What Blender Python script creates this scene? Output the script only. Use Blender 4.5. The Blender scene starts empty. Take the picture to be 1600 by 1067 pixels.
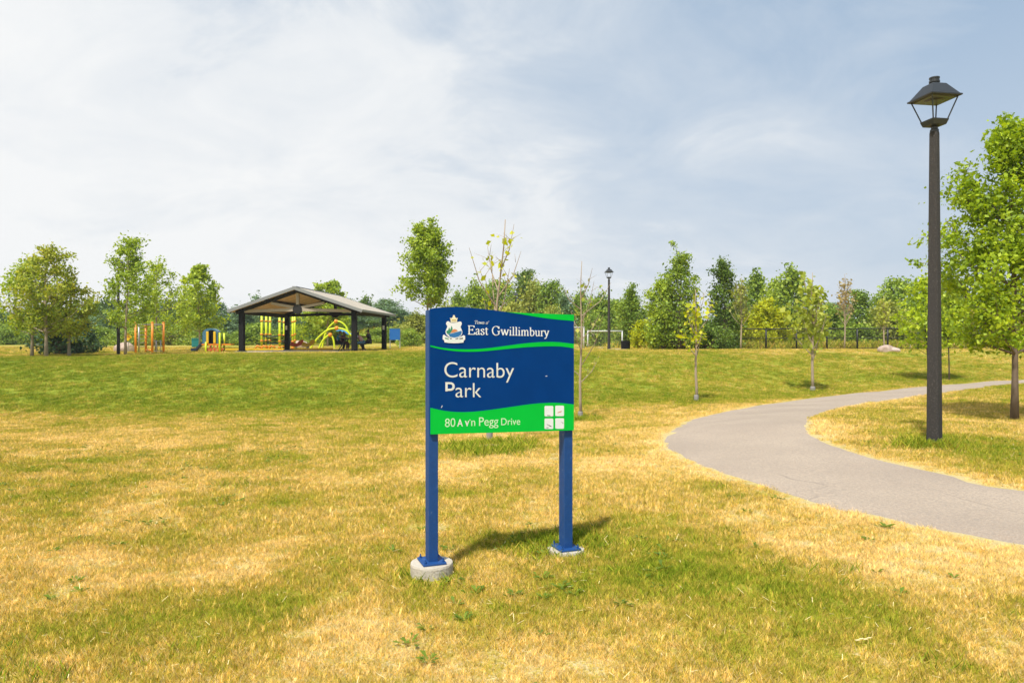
import bpy, bmesh, math, random
import numpy as np
from mathutils import Vector, Matrix
R = math.radians
scene = bpy.context.scene
C = scene.collection

# ------------------------------------------------------------------ camera
F = 1100.0            # focal length in pixels of a 1600 px wide frame
EYE = 1.6
cam = bpy.data.cameras.new("camera")
cam.sensor_width = 36.0
cam.lens = 36.0 * F / 1600.0
cam.clip_start = 0.1
cam.clip_end = 6000
co = bpy.data.objects.new("camera", cam)
C.objects.link(co)
co.location = (0, 0, EYE)
co.rotation_euler = (R(90), 0, 0)
scene.camera = co

# ------------------------------------------------------------------ world, sun, exposure
SUN_ELEV = R(60)
SUN_TRAVEL = Vector((0.42, 0.90, 0)).normalized()       # where the light heads over the ground
w = bpy.data.worlds.new("World")
scene.world = w
w.use_nodes = True
nt = w.node_tree
nt.nodes.clear()
wo = nt.nodes.new("ShaderNodeOutputWorld")
bg = nt.nodes.new("ShaderNodeBackground")
bg.inputs[1].default_value = 0.107
sky = nt.nodes.new("ShaderNodeTexSky")
sky.sky_type = 'NISHITA'
sky.sun_disc = False
sky.sun_elevation = SUN_ELEV
sky.sun_rotation = math.atan2(-SUN_TRAVEL.x, -SUN_TRAVEL.y)
sky.dust_density = 2.0
sky.ozone_density = 1.0


def N(tree, typ, **kw):
    n = tree.nodes.new(typ)
    for k, v in kw.items():
        setattr(n, k, v)
    return n


def math_node(tree, op, a, b=None, clamp=False):
    n = N(tree, "ShaderNodeMath", operation=op, use_clamp=clamp)
    for i, v in enumerate((a, b)):
        if v is None:
            continue
        if hasattr(v, 'is_linked') or hasattr(v, 'links'):
            tree.links.new(v, n.inputs[i])
        else:
            n.inputs[i].default_value = v
    return n.outputs[0]


def mix_col(tree, fac, a, b, blend='MIX'):
    n = N(tree, "ShaderNodeMix", data_type='RGBA', blend_type=blend)
    for sock, v in ((n.inputs[0], fac), (n.inputs[6], a), (n.inputs[7], b)):
        if hasattr(v, 'links'):
            tree.links.new(v, sock)
        elif isinstance(v, (int, float)):
            sock.default_value = v
        else:
            sock.default_value = (v[0], v[1], v[2], 1)
    return n.outputs[2]


def map_range(tree, v, a, b, c, d):
    n = N(tree, "ShaderNodeMapRange")
    tree.links.new(v, n.inputs[0])
    for i, x in enumerate((a, b, c, d)):
        n.inputs[i + 1].default_value = x
    return n.outputs[0]


tc = N(nt, "ShaderNodeTexCoord")
sep = N(nt, "ShaderNodeSeparateXYZ")
nt.links.new(tc.outputs['Generated'], sep.inputs[0])
X, Y, Z = sep.outputs
# thin high cloud laid out on a flat layer far above: direction / height
zz = math_node(nt, 'ADD', math_node(nt, 'MAXIMUM', Z, 0.0), 0.30)
cmb = N(nt, "ShaderNodeCombineXYZ")
nt.links.new(math_node(nt, 'DIVIDE', X, zz), cmb.inputs[0])
nt.links.new(math_node(nt, 'DIVIDE', Y, zz), cmb.inputs[1])
mp = N(nt, "ShaderNodeMapping")
mp.inputs['Location'].default_value = (3.1, 0.7, 0)
mp.inputs['Rotation'].default_value = (0, 0, R(28))
mp.inputs['Scale'].default_value = (0.9, 1.1, 1)
nt.links.new(cmb.outputs[0], mp.inputs[0])
n1 = N(nt, "ShaderNodeTexNoise")
n1.inputs['Scale'].default_value = 0.8
n1.inputs['Detail'].default_value = 7
n1.inputs['Roughness'].default_value = 0.58
n1.inputs['Distortion'].default_value = 0.35
nt.links.new(mp.outputs[0], n1.inputs['Vector'])
n2 = N(nt, "ShaderNodeTexNoise")
n2.inputs['Scale'].default_value = 2.6
n2.inputs['Detail'].default_value = 9
n2.inputs['Roughness'].default_value = 0.62
n2.inputs['Distortion'].default_value = 0.6
nt.links.new(mp.outputs[0], n2.inputs['Vector'])
# the veil is thick to the west (left) and opens to blue in the east (right, high)
lean = math_node(nt, 'ADD', math_node(nt, 'MULTIPLY', X, -0.75), math_node(nt, 'MULTIPLY', Z, -0.80))
lean = math_node(nt, 'SUBTRACT', lean, 0.10)
f = math_node(nt, 'ADD', lean, math_node(nt, 'MULTIPLY', n1.outputs[0], 1.0))
f = math_node(nt, 'ADD', f, math_node(nt, 'MULTIPLY', n2.outputs[0], 0.85))
veil = map_range(nt, f, 0.20, 0.74, 0.0, 1.0)
low = map_range(nt, Z, 0.0, 0.45, 1.0, 0.0)
# cloud brightness: brilliant where thick in the west, greyer low and in the east
warm = map_range(nt, f, 0.52, 0.98, 0.0, 1.0)
cloud = mix_col(nt, warm, (5.7, 6.15, 6.65), (7.35, 7.45, 7.5))
clear = mix_col(nt, 0.75, sky.outputs[0], (3.15, 4.35, 5.8))
clear = mix_col(nt, math_node(nt, 'MULTIPLY', low, 0.85), clear, (5.2, 5.75, 6.4))
skycol = mix_col(nt, veil, clear, cloud)
nt.links.new(skycol, bg.inputs[0])
nt.links.new(bg.outputs[0], wo.inputs[0])

sl = bpy.data.lights.new("sun", 'SUN')
sl.energy = 4.5
sl.angle = R(3.0)
sl.color = (1.0, 0.95, 0.85)
so = bpy.data.objects.new("sun", sl)
C.objects.link(so)
so.location = (-20, -40, 60)
ldir = Vector((SUN_TRAVEL.x * math.cos(SUN_ELEV), SUN_TRAVEL.y * math.cos(SUN_ELEV), -math.sin(SUN_ELEV)))
so.rotation_euler = ldir.to_track_quat('-Z', 'Y').to_euler()
scene.view_settings.view_transform = 'Standard'
scene.view_settings.look = 'None'
scene.view_settings.exposure = 0.24
scene.view_settings.gamma = 1.0
scene.cycles.max_bounces = 8
scene.cycles.transparent_max_bounces = 8

# ------------------------------------------------------------------ helpers
def tag(o, label=None, cat=None, group=None, kind=None):
    if label: o['label'] = label
    if cat: o['category'] = cat
    if group: o['group'] = group
    if kind: o['kind'] = kind
    return o


def empty(name, loc, rz=0.0, label=None, cat=None, group=None):
    o = bpy.data.objects.new(name, None)
    o.empty_display_size = 0.2
    C.objects.link(o)
    o.location = loc
    o.rotation_euler = (0, 0, rz)
    return tag(o, label, cat, group)


def copy_tree(o, parent=None):
    c = o.copy()
    C.objects.link(c)
    if parent is not None:
        c.parent = parent
    for ch in list(o.children):
        copy_tree(ch, c)
    return c


class MB:
    """collects shapes, builds them as ONE mesh object"""
    def __init__(self):
        self.v, self.f = [], []

    def add(self, vs, fs):
        b = len(self.v)
        self.v += [tuple(p) for p in vs]
        self.f += [tuple(i + b for i in q) for q in fs]
        return self

    def box(self, a, b, M=None):
        x0, y0, z0 = a
        x1, y1, z1 = b
        vs = [Vector(p) for p in ((x0, y0, z0), (x1, y0, z0), (x1, y1, z0), (x0, y1, z0), (x0, y0, z1), (x1, y0, z1), (x1, y1, z1), (x0, y1, z1))]
        if M: vs = [M @ p for p in vs]
        return self.add(vs, [(0, 3, 2, 1), (4, 5, 6, 7), (0, 1, 5, 4), (1, 2, 6, 5), (2, 3, 7, 6), (3, 0, 4, 7)])

    def beam(self, p, q, wd, hd, up=(0, 0, 1)):
        """square bar from p to q, wd across, hd along up"""
        p, q, up = Vector(p), Vector(q), Vector(up)
        d = (q - p).normalized()
        s = d.cross(up)
        if s.length < 1e-4: s = d.cross(Vector((0, 1, 0)))
        s.normalize()
        u = s.cross(d)
        vs = []
        for e in (p, q):
            for a, b in ((-1, -1), (1, -1), (1, 1), (-1, 1)):
                vs.append(e + s * (a * wd / 2) + u * (b * hd / 2))
        return self.add(vs, [(3, 2, 1, 0), (4, 5, 6, 7), (0, 1, 5, 4), (1, 2, 6, 5), (2, 3, 7, 6), (3, 0, 4, 7)])

    def tube(self, pts, rad, n=8, cap=True):
        pts = [Vector(p) for p in pts]
        if not hasattr(rad, '__len__'): rad = [rad] * len(pts)
        base = len(self.v)
        prev = None
        for i, p in enumerate(pts):
            t = (pts[min(i + 1, len(pts) - 1)] - pts[max(i - 1, 0)])
            if t.length < 1e-9: t = Vector((0, 0, 1))
            t.normalize()
            if prev is None:
                a = t.orthogonal().normalized()
            else:
                a = prev - t * prev.dot(t)
                a = a.normalized() if a.length > 1e-6 else t.orthogonal().normalized()
            prev = a
            b = t.cross(a)
            for k in range(n):
                th = 2 * math.pi * k / n
                self.v.append(tuple(p + (a * math.cos(th) + b * math.sin(th)) * rad[i]))
        for i in range(len(pts) - 1):
            for k in range(n):
                k2 = (k + 1) % n
                self.f.append((base + i * n + k, base + i * n + k2, base + (i + 1) * n + k2, base + (i + 1) * n + k))
        if cap:
            self.f.append(tuple(base + k for k in reversed(range(n))))
            e = base + (len(pts) - 1) * n
            self.f.append(tuple(e + k for k in range(n)))
        return self

    def lathe(self, prof, n=20, at=(0, 0, 0), rot=0.0):
        base = len(self.v)
        for r, z in prof:
            for k in range(n):
                th = 2 * math.pi * k / n + rot
                self.v.append((at[0] + r * math.cos(th), at[1] + r * math.sin(th), at[2] + z))
        for i in range(len(prof) - 1):
            for k in range(n):
                k2 = (k + 1) % n
                self.f.append((base + i * n + k, base + i * n + k2, base + (i + 1) * n + k2, base + (i + 1) * n + k))
        self.f.append(tuple(base + k for k in reversed(range(n))))
        e = base + (len(prof) - 1) * n
        self.f.append(tuple(e + k for k in range(n)))
        return self

    def prism(self, outline, z0, z1, M=None):
        """outline: list of (x, y), counter-clockwise; extruded along local z"""
        n = len(outline)
        vs = [Vector((x, y, z0)) for x, y in outline] + [Vector((x, y, z1)) for x, y in outline]
        if M: vs = [M @ p for p in vs]
        fs = [tuple(reversed(range(n))), tuple(range(n, 2 * n))]
        fs += [(k, (k + 1) % n, n + (k + 1) % n, n + k) for k in range(n)]
        return self.add(vs, fs)

    def mesh(self, name, m, smooth=False, bevel=0.0):
        me = bpy.data.meshes.new(name)
        me.from_pydata(self.v, [], self.f)
        bm = bmesh.new()
        bm.from_mesh(me)
        bmesh.ops.recalc_face_normals(bm, faces=bm.faces)
        if bevel:
            ed = [e for e in bm.edges if len(e.link_faces) == 2 and e.calc_face_angle(0) > 0.6]
            bmesh.ops.bevel(bm, geom=ed, offset=bevel, segments=2, profile=0.5, affect='EDGES', clamp_overlap=True)
        bm.to_mesh(me)
        bm.free()
        if smooth:
            me.polygons.foreach_set('use_smooth', [True] * len(me.polygons))
        if m: me.materials.append(m)
        return me

    def build(self, name, m, parent=None, smooth=False, bevel=0.0):
        o = bpy.data.objects.new(name, self.mesh(name, m, smooth, bevel))
        C.objects.link(o)
        if parent is not None: o.parent = parent
        return o


def np_mesh(name, verts, quads, m):
    """fast mesh from arrays: verts (n,3), quads (k,4)"""
    me = bpy.data.meshes.new(name)
    k = len(quads)
    me.vertices.add(len(verts))
    me.vertices.foreach_set('co', np.ascontiguousarray(verts, dtype=np.float32).ravel())
    me.loops.add(k * 4)
    me.loops.foreach_set('vertex_index', np.ascontiguousarray(quads, dtype=np.int32).ravel())
    me.polygons.add(k)
    me.polygons.foreach_set('loop_start', np.arange(0, 4 * k, 4, dtype=np.int32))
    me.polygons.foreach_set('loop_total', np.full(k, 4, dtype=np.int32))
    me.update(calc_edges=True)
    if m: me.materials.append(m)
    return me


# ------------------------------------------------------------------ materials
def pm(name, base, rough=0.6, var=0.15, scale=6.0, bump=0.0, bscale=60.0, metal=0.0, spec=0.5, tint=None, tfac=(0.55, 0.75), stretch=None):
    """painted/natural solid with mottling, optional second tint in blotches and fine bump"""
    m = bpy.data.materials.new(name)
    m.use_nodes = True
    t = m.node_tree
    p = t.nodes['Principled BSDF']
    tcx = N(t, "ShaderNodeTexCoord")
    vec = tcx.outputs['Object']
    if stretch:
        mpx = N(t, "ShaderNodeMapping")
        mpx.inputs['Scale'].default_value = stretch
        t.links.new(vec, mpx.inputs[0])
        vec = mpx.outputs[0]
    n = N(t, "ShaderNodeTexNoise")
    n.inputs['Scale'].default_value = scale
    n.inputs['Detail'].default_value = 6
    n.inputs['Roughness'].default_value = 0.65
    t.links.new(vec, n.inputs['Vector'])
    v = map_range(t, n.outputs[0], 0.25, 0.75, 1 - var, 1 + var)
    col = base
    if tint:
        fac = map_range(t, n.outputs[0], tfac[0], tfac[1], 0.0, 1.0)
        col = mix_col(t, fac, base, tint)
    hsv = N(t, "ShaderNodeHueSaturation")
    if hasattr(col, 'links'): t.links.new(col, hsv.inputs['Color'])
    else: hsv.inputs['Color'].default_value = (*base, 1)
    t.links.new(v, hsv.inputs['Value'])
    t.links.new(hsv.outputs[0], p.inputs['Base Color'])
    p.inputs['Roughness'].default_value = rough
    p.inputs['Metallic'].default_value = metal
    p.inputs['Specular IOR Level'].default_value = spec
    if bump:
        nb = N(t, "ShaderNodeTexNoise")
        nb.inputs['Scale'].default_value = bscale
        nb.inputs['Detail'].default_value = 5
        t.links.new(vec, nb.inputs['Vector'])
        b = N(t, "ShaderNodeBump")
        b.inputs['Strength'].default_value = bump
        b.inputs['Distance'].default_value = 0.02
        t.links.new(nb.outputs[0], b.inputs['Height'])
        t.links.new(b.outputs[0], p.inputs['Normal'])
    return m


def leaf_mat(name, dark, mid, light, trans=0.38, patch=0.9):
    m = bpy.data.materials.new(name)
    m.use_nodes = True
    t = m.node_tree
    p = t.nodes['Principled BSDF']
    g = N(t, "ShaderNodeNewGeometry")
    ramp = N(t, "ShaderNodeValToRGB")
    ramp.color_ramp.elements[0].position = 0.0
    ramp.color_ramp.elements[0].color = (*dark, 1)
    ramp.color_ramp.elements[1].position = 1.0
    ramp.color_ramp.elements[1].color = (*light, 1)
    e = ramp.color_ramp.elements.new(0.5)
    e.color = (*mid, 1)
    tcx = N(t, "ShaderNodeTexCoord")
    n = N(t, "ShaderNodeTexNoise")
    n.inputs['Scale'].default_value = patch
    n.inputs['Detail'].default_value = 3
    t.links.new(tcx.outputs['Object'], n.inputs['Vector'])
    oi = N(t, "ShaderNodeObjectInfo")
    f = math_node(t, 'ADD', math_node(t, 'MULTIPLY', g.outputs['Random Per Island'], 0.6),
                  math_node(t, 'MULTIPLY', n.outputs[0], 0.9))
    f = math_node(t, 'ADD', f, math_node(t, 'MULTIPLY', oi.outputs['Random'], 0.2))
    f = math_node(t, 'SUBTRACT', f, 0.35)
    t.links.new(f, ramp.inputs[0])
    t.links.new(ramp.outputs[0], p.inputs['Base Color'])
    p.inputs['Roughness'].default_value = 0.5
    p.inputs['Specular IOR Level'].default_value = 0.35
    tr = N(t, "ShaderNodeBsdfTranslucent")
    tcol = mix_col(t, 1.0, ramp.outputs[0], (1.25, 1.15, 0.5), 'MULTIPLY')
    t.links.new(tcol, tr.inputs[0])
    mx = N(t, "ShaderNodeMixShader")
    mx.inputs[0].default_value = trans
    t.links.new(p.outputs[0], mx.inputs[1])
    t.links.new(tr.outputs[0], mx.inputs[2])
    t.links.new(mx.outputs[0], t.nodes['Material Output'].inputs[0])
    return m


# ------------------------------------------------------------------ terrain
CTRL = [  # x, y, z
    (-40, -12, 0.05), (40, -12, 0.3), (0, -12, 0), (-8, 0, 0), (0, 0, 0), (7, 0, .12),
    (-2, 3, -0.02), (2, 3, 0.0), (-5, 5, -.04), (-.55, 4.95, -.06), (.48, 5.35, 0.0), (3.7, 5.1, .107), (5.2, 7.1, .12), (3.2, 5.85, .08),
    (4.7, 8.6, .12), (5.8, 9.65, .15), (9.6, 13.5, .10), (2.48, 11.5, -.04), (5.07, 12, .19), (12, 9, .2),
    (-4, 9, -.12), (-8, 12, -.25), (-15, 12, -.25), (-.4, 13, -.255), (1.85, 19, -.5), (5.76, 22, -.26), (11.1, 26, -.27),
    (5.9, 18.5, -.2), (8.2, 21, -.2), (11.1, 23.5, -.15), (13.6, 24.9, -.1), (17, 27, -.05), (21.3, 29.3, 0),
    (7.8, 16.8, 0), (11.4, 20.2, .0), (14.1, 22.1, .05), (17.9, 24.6, .1), (26, 31, .1), (22, 25, .15),
    (-15.3, 21, -.63), (-9.5, 21, -.63), (-3.8, 21, -.62), (-28, 21, -.6), (-20, 17, -.5), (-6, 17, -.48),
    (-15, 19, -.61), (-9, 19, -.6), (-4, 19, -.58), (-21, 19, -.58), (-15, 22.8, -.38), (-9, 22.8, -.38), (-4, 22.8, -.35), (-21, 22.8, -.36),
    (-22.5, 31, .82), (-14, 31, .87), (6, 38, 1.06), (15, 41, 1.09), (26, 42, 1.11), (-22, 34, .84), (-22, 38, .92), (8, 36, 1.07), (-5.6, 31.5, 1.0), (3.2, 33, 1.12), (15.4, 36, 1.08), (27.6, 38, 1.12), (9, 34, 1.1), (-35, 31, .84),
    (-10, 26.5, .25), (-18, 26.5, .25), (4, 28.5, .55), (14, 32, .5), (40, 38, 1.1), (36, 30, .3),
    (-16, 36, .92), (-8, 36, 1.0), (-30, 38, .92), (-16, 42, .99), (-9.3, 40.3, 1.03), (-14.9, 46.9, 1.0), (-8, 45.2, 1.05), (0, 40, 1.12), (6, 44, 1.1), (20, 45, 1.1), (34, 46, 1.1),
    (-25, 50, 1.05), (-10, 60, 1.18), (8, 60, 1.15), (30, 60, 1.15), (-45, 60, 1.15), (0, 90, 1.35), (-50, 90, 1.38), (50, 90, 1.3),
    (0, 160, 1.45), (-120, 160, 1.5), (120, 160, 1.45), (-400, 400, 1.5), (400, 400, 1.5), (0, 400, 1.5), (-400, 0, .5), (400, 0, .5), (0, -400, 0), (-400, -400, 0), (400, -400, 0),
]
CP = np.array(CTRL, float)


def _tps(r2):
    return np.where(r2 > 1e-12, 0.5 * r2 * np.log(np.maximum(r2, 1e-12)), 0.0)


_n = len(CP)
_d2 = ((CP[:, None, :2] - CP[None, :, :2]) ** 2).sum(-1)
_A = np.zeros((_n + 3, _n + 3))
_A[:_n, :_n] = _tps(_d2) + np.eye(_n) * 0.25
_A[:_n, _n] = 1
_A[:_n, _n + 1:] = CP[:, :2]
_A[_n:, :_n] = _A[:_n, _n:].T
_W = np.linalg.solve(_A, np.concatenate([CP[:, 2], [0, 0, 0]]))


def gz_arr(x, y):
    x = np.asarray(x, float).ravel()
    y = np.asarray(y, float).ravel()
    out = np.empty(len(x))
    for i in range(0, len(x), 20000):
        a, b = x[i:i + 20000], y[i:i + 20000]
        r2 = (a[:, None] - CP[None, :, 0]) ** 2 + (b[:, None] - CP[None, :, 1]) ** 2
        out[i:i + 20000] = _tps(r2) @ _W[:_n] + _W[_n] + _W[_n + 1] * a + _W[_n + 2] * b
    # beyond the park the land runs level; a low grassy mound rises behind the shelter
    rr = np.hypot(x, y)
    k = np.clip((rr - 130) / 200, 0, 1)
    out = out * (1 - k) + 1.5 * k
    out += 2.4 * np.exp(-(((x + 11) / 11) ** 2 + ((y - 92) / 12) ** 2))
    out += 2.0 * np.exp(-(((x - 3) / 11) ** 2 + ((y - 90) / 12) ** 2))
    # gentle unevenness of the lawn
    out += 0.012 * np.sin(x * 1.7 + 0.6 * y) * np.sin(y * 1.3 - 0.4 * x) + 0.008 * np.sin(x * 3.1 - y * 2.3)
    return out


def gz(x, y):
    return float(gz_arr([x], [y])[0])


def at(px, py, lo=2.5, hi=140):
    """where the line of sight through a photo pixel meets the ground"""
    s = np.geomspace(lo, hi, 1500)
    xs = (px - 800) / F * s
    zs = EYE - (py - 533.5) / F * s
    h = zs - gz_arr(xs, s)
    idx = np.where(h < 0)[0]
    i = idx[0] if len(idx) else len(s) - 1
    if i > 0:
        t = h[i - 1] / (h[i - 1] - h[i] + 1e-12)
        d = s[i - 1] + t * (s[i] - s[i - 1])
    else:
        d = s[0]
    return Vector(((px - 800) / F * d, d, gz((px - 800) / F * d, d)))


def P(px, d, dz=0.0):
    x = (px - 800) / F * d
    return Vector((x, d, gz(x, d) + dz))


def smooth_line(pts, n=6):
    """Catmull-Rom through 2-D/3-D points"""
    pts = [Vector(p) for p in pts]
    q = [pts[0] * 2 - pts[1]] + pts + [pts[-1] * 2 - pts[-2]]
    out = []
    for i in range(1, len(q) - 2):
        for k in range(n):
            t = k / n
            a, b, c, d = q[i - 1], q[i], q[i + 1], q[i + 2]
            out.append(0.5 * ((2 * b) + (c - a) * t + (2 * a - 5 * b + 4 * c - d) * t * t + (3 * b - a - 3 * c + d) * t ** 3))
    out.append(pts[-1])
    return out


# path edges, walked from the right near end round the bend to the far right
OUT = [(1600, 855), (1500, 836), (1400, 815), (1300, 793), (1200, 765), (1120, 738), (1070, 717), (1045, 703), (1037, 690), (1045, 677), (1060, 666), (1090, 653), (1150, 640), (1230, 627), (1320, 616), (1400, 608), (1500, 600), (1600, 593)]
INN = [(1600, 765), (1500, 745), (1400, 723), (1330, 704), (1290, 690), (1270, 677), (1264, 667), (1267, 657), (1280, 648), (1310, 638), (1360, 629), (1420, 621), (1500, 611), (1600, 600)]
oe = [at(*p).to_2d() for p in OUT]
ie = [at(*p).to_2d() for p in INN]
oe = [Vector((7.6, 0.6)), Vector((5.6, 2.6))] + oe + [Vector((26, 31.5)), Vector((34, 34.5)), Vector((60, 42))]
ie = [Vector((9.8, 2.0)), Vector((7.6, 4.2))] + ie + [Vector((25, 28.4)), Vector((35, 31.6)), Vector((61, 39))]
oe = smooth_line(oe, 8)
ie = smooth_line(ie, 8)


def resample(line, n):
    L = np.array([[p.x, p.y] for p in line])
    s = np.concatenate([[0], np.cumsum(np.hypot(*np.diff(L, axis=0).T))])
    t = np.linspace(0, s[-1], n)
    return np.stack([np.interp(t, s, L[:, 0]), np.interp(t, s, L[:, 1])], 1)


NP_ = 240
OL0, IL0 = resample(oe, 900), resample(ie, 900)
# pair the edges: each sample of the outer edge with the nearest inner one, kept monotone
ctr = resample(oe, NP_)
idx = []
last = 0
for p in ctr:
    d = np.hypot(IL0[:, 0] - p[0], IL0[:, 1] - p[1])
    d[:last] = 1e9
    d[last + 40:] = 1e9
    j = int(np.argmin(d))
    idx.append(j)
    last = j
idx = np.array(idx, float)
ker = np.ones(15) / 15
idx = np.convolve(np.pad(idx, 7, mode='edge'), ker, 'valid')
OL = ctr
IL = np.stack([np.interp(idx, np.arange(900), IL0[:, 0]), np.interp(idx, np.arange(900), IL0[:, 1])], 1)
PATH_POLY = np.concatenate([OL, IL[::-1]])


def in_poly(x, y, poly):
    x = np.asarray(x)
    y = np.asarray(y)
    c = np.zeros(len(x), bool)
    x0, y0 = poly[-1]
    for x1, y1 in poly:
        cond = ((y1 > y) != (y0 > y))
        c ^= cond & (x < (x0 - x1) * (y - y1) / (y0 - y1 + 1e-12) + x1)
        x0, y0 = x1, y1
    return c


EDGE_PTS = np.concatenate([resample(oe, 260), resample(ie, 260)])


def edge_dist(x, y):
    x = np.asarray(x, float)
    y = np.asarray(y, float)
    out = np.empty(len(x))
    for i in range(0, len(x), 20000):
        a, b = x[i:i + 20000], y[i:i + 20000]
        out[i:i + 20000] = np.sqrt(((a[:, None] - EDGE_PTS[None, :, 0]) ** 2 + (b[:, None] - EDGE_PTS[None, :, 1]) ** 2).min(1))
    return out


# value noise for the large patches of dry and green turf
_rs = np.random.RandomState(5)
_lat = _rs.rand(64, 64)


def vnoise(x, y, s):
    x = x / s + 17.3
    y = y / s + 9.1
    xi = np.floor(x).astype(int)
    yi = np.floor(y).astype(int)
    u = x - xi
    v = y - yi
    u = u * u * (3 - 2 * u)
    v = v * v * (3 - 2 * v)
    g = lambda i, j: _lat[i % 64, j % 64]
    return (g(xi, yi) * (1 - u) + g(xi + 1, yi) * u) * (1 - v) + (g(xi, yi + 1) * (1 - u) + g(xi + 1, yi + 1) * u) * v


SPOTS = []   # x, y, rx, ry, change of dryness
for px, py, rx, ry, dv in [
        (500, 915, 130, 30, -.30), (590, 880, 60, 22, -.22), (700, 960, 90, 26, -.2), (880, 925, 160, 34, -.32), (1040, 900, 90, 25, -.25), (1090, 860, 120, 25, -.22),
        (840, 845, 130, 16, -.45), (770, 703, 95, 10, -.5), (60, 800, 90, 30, -.25), (90, 990, 130, 40, -.28), (300, 830, 130, 14, -.2), (200, 800, 60, 12, .25),
        (1180, 830, 90, 26, .3), (1300, 850, 120, 26, .38), (1450, 870, 150, 18, .35), (1560, 880, 80, 18, .3), (1420, 1010, 170, 40, -.05), (1250, 940, 120, 26, -.18), (1560, 940, 80, 26, -.12),
        (160, 870, 70, 20, .3), (330, 770, 60, 8, .3), (190, 800, 40, 9, .25), (560, 985, 120, 25, .25), (760, 1040, 160, 20, .22), (380, 890, 60, 12, .2), (650, 740, 200, 10, .2), (820, 720, 160, 8, .15),
        (1480, 690, 100, 14, -.5), (1540, 720, 90, 10, -.35), (1390, 650, 60, 8, -.25), (1300, 665, 28, 12, .4), (1370, 680, 60, 8, -.3), (1520, 652, 70, 6, -.3), (1090, 630, 50, 4, -.3), (1270, 613, 40, 3, -.3), (915, 658, 40, 5, -.3),
        (1380, 1040, 40, 20, .2), (1000, 680, 100, 14, .18), (980, 740, 120, 20, .12)]:
    c = at(px, py)
    e = at(px + rx, py)
    u = at(px, py - ry)
    SPOTS.append((c.x, c.y, abs(e.x - c.x) + .1, abs(u.y - c.y) + .12, dv))


def dryness(x, y):
    x = np.asarray(x, float)
    y = np.asarray(y, float)
    base = np.interp(y, [0, 6, 14, 18, 20, 21.3, 22.4, 30, 32.5, 36, 60, 100], [.64, .66, .70, .68, .62, .45, .20, .14, .26, .55, .6, .45])
    east = np.clip((x - 1) / 7, 0, 1)
    base = base + east * np.interp(y, [20, 24, 31, 34], [0, .22, .2, 0])
    v = base + ((vnoise(x, y, 2.7) - .5) * .34 + (vnoise(x + 40, y, 1.1) - .5) * .32 + (vnoise(x, y + 90, .45) - .5) * .38) * np.interp(y, [17, 22, 31, 36], [1, .55, .55, 1])
    for sx, sy, rx, ry, dv in SPOTS:
        v = v + dv * (.62 if dv < 0 else .8) * np.exp(-(((x - sx) / rx) ** 2 + ((y - sy) / ry) ** 2))
    e = edge_dist(x, y)
    v = v + .26 * np.exp(-(e / .30) ** 2)
    return np.clip(v, 0.0, 1.15)


# colour of the lawn, shared by soil sheet and grass blades
lg = bpy.data.node_groups.new("lawn_colour", 'ShaderNodeTree')
lg.interface.new_socket("Dry", in_out='INPUT', socket_type='NodeSocketFloat')
lg.interface.new_socket("Jitter", in_out='INPUT', socket_type='NodeSocketFloat')
lg.interface.new_socket("Color", in_out='OUTPUT', socket_type='NodeSocketColor')
gi = N(lg, "NodeGroupInput")
go_ = N(lg, "NodeGroupOutput")
geo = N(lg, "ShaderNodeNewGeometry")
nz = N(lg, "ShaderNodeTexNoise")
nz.inputs['Scale'].default_value = 5.5
nz.inputs['Detail'].default_value = 6
nz.inputs['Roughness'].default_value = 0.7
lg.links.new(geo.outputs['Position'], nz.inputs['Vector'])
nz2 = N(lg, "ShaderNodeTexNoise")
nz2.inputs['Scale'].default_value = 1.3
nz2.inputs['Detail'].default_value = 4
lg.links.new(geo.outputs['Position'], nz2.inputs['Vector'])
fd = math_node(lg, 'ADD', gi.outputs[0], math_node(lg, 'MULTIPLY', math_node(lg, 'SUBTRACT', nz.outputs[0], 0.5), 1.0))
fd = math_node(lg, 'ADD', fd, math_node(lg, 'MULTIPLY', math_node(lg, 'SUBTRACT', nz2.outputs[0], 0.5), 0.3))
fd = math_node(lg, 'ADD', fd, math_node(lg, 'MULTIPLY', math_node(lg, 'SUBTRACT', gi.outputs[1], 0.5), 0.6))
rp = N(lg, "ShaderNodeValToRGB")
els = rp.color_ramp.elements
els[0].position = 0.0
els[0].color = (0.225, 0.325, 0.020, 1)
els[1].position = 1.0
els[1].color = (0.95, 0.78, 0.38, 1)
for pos, col in ((0.22, (0.45, 0.52, 0.034)), (0.45, (0.56, 0.50, 0.060)), (0.68, (0.75, 0.585, 0.115)), (0.86, (0.87, 0.67, 0.20))):
    e = els.new(pos)
    e.color = (*col, 1)
lg.links.new(fd, rp.inputs[0])
lg.links.new(rp.outputs[0], go_.inputs[0])


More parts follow.
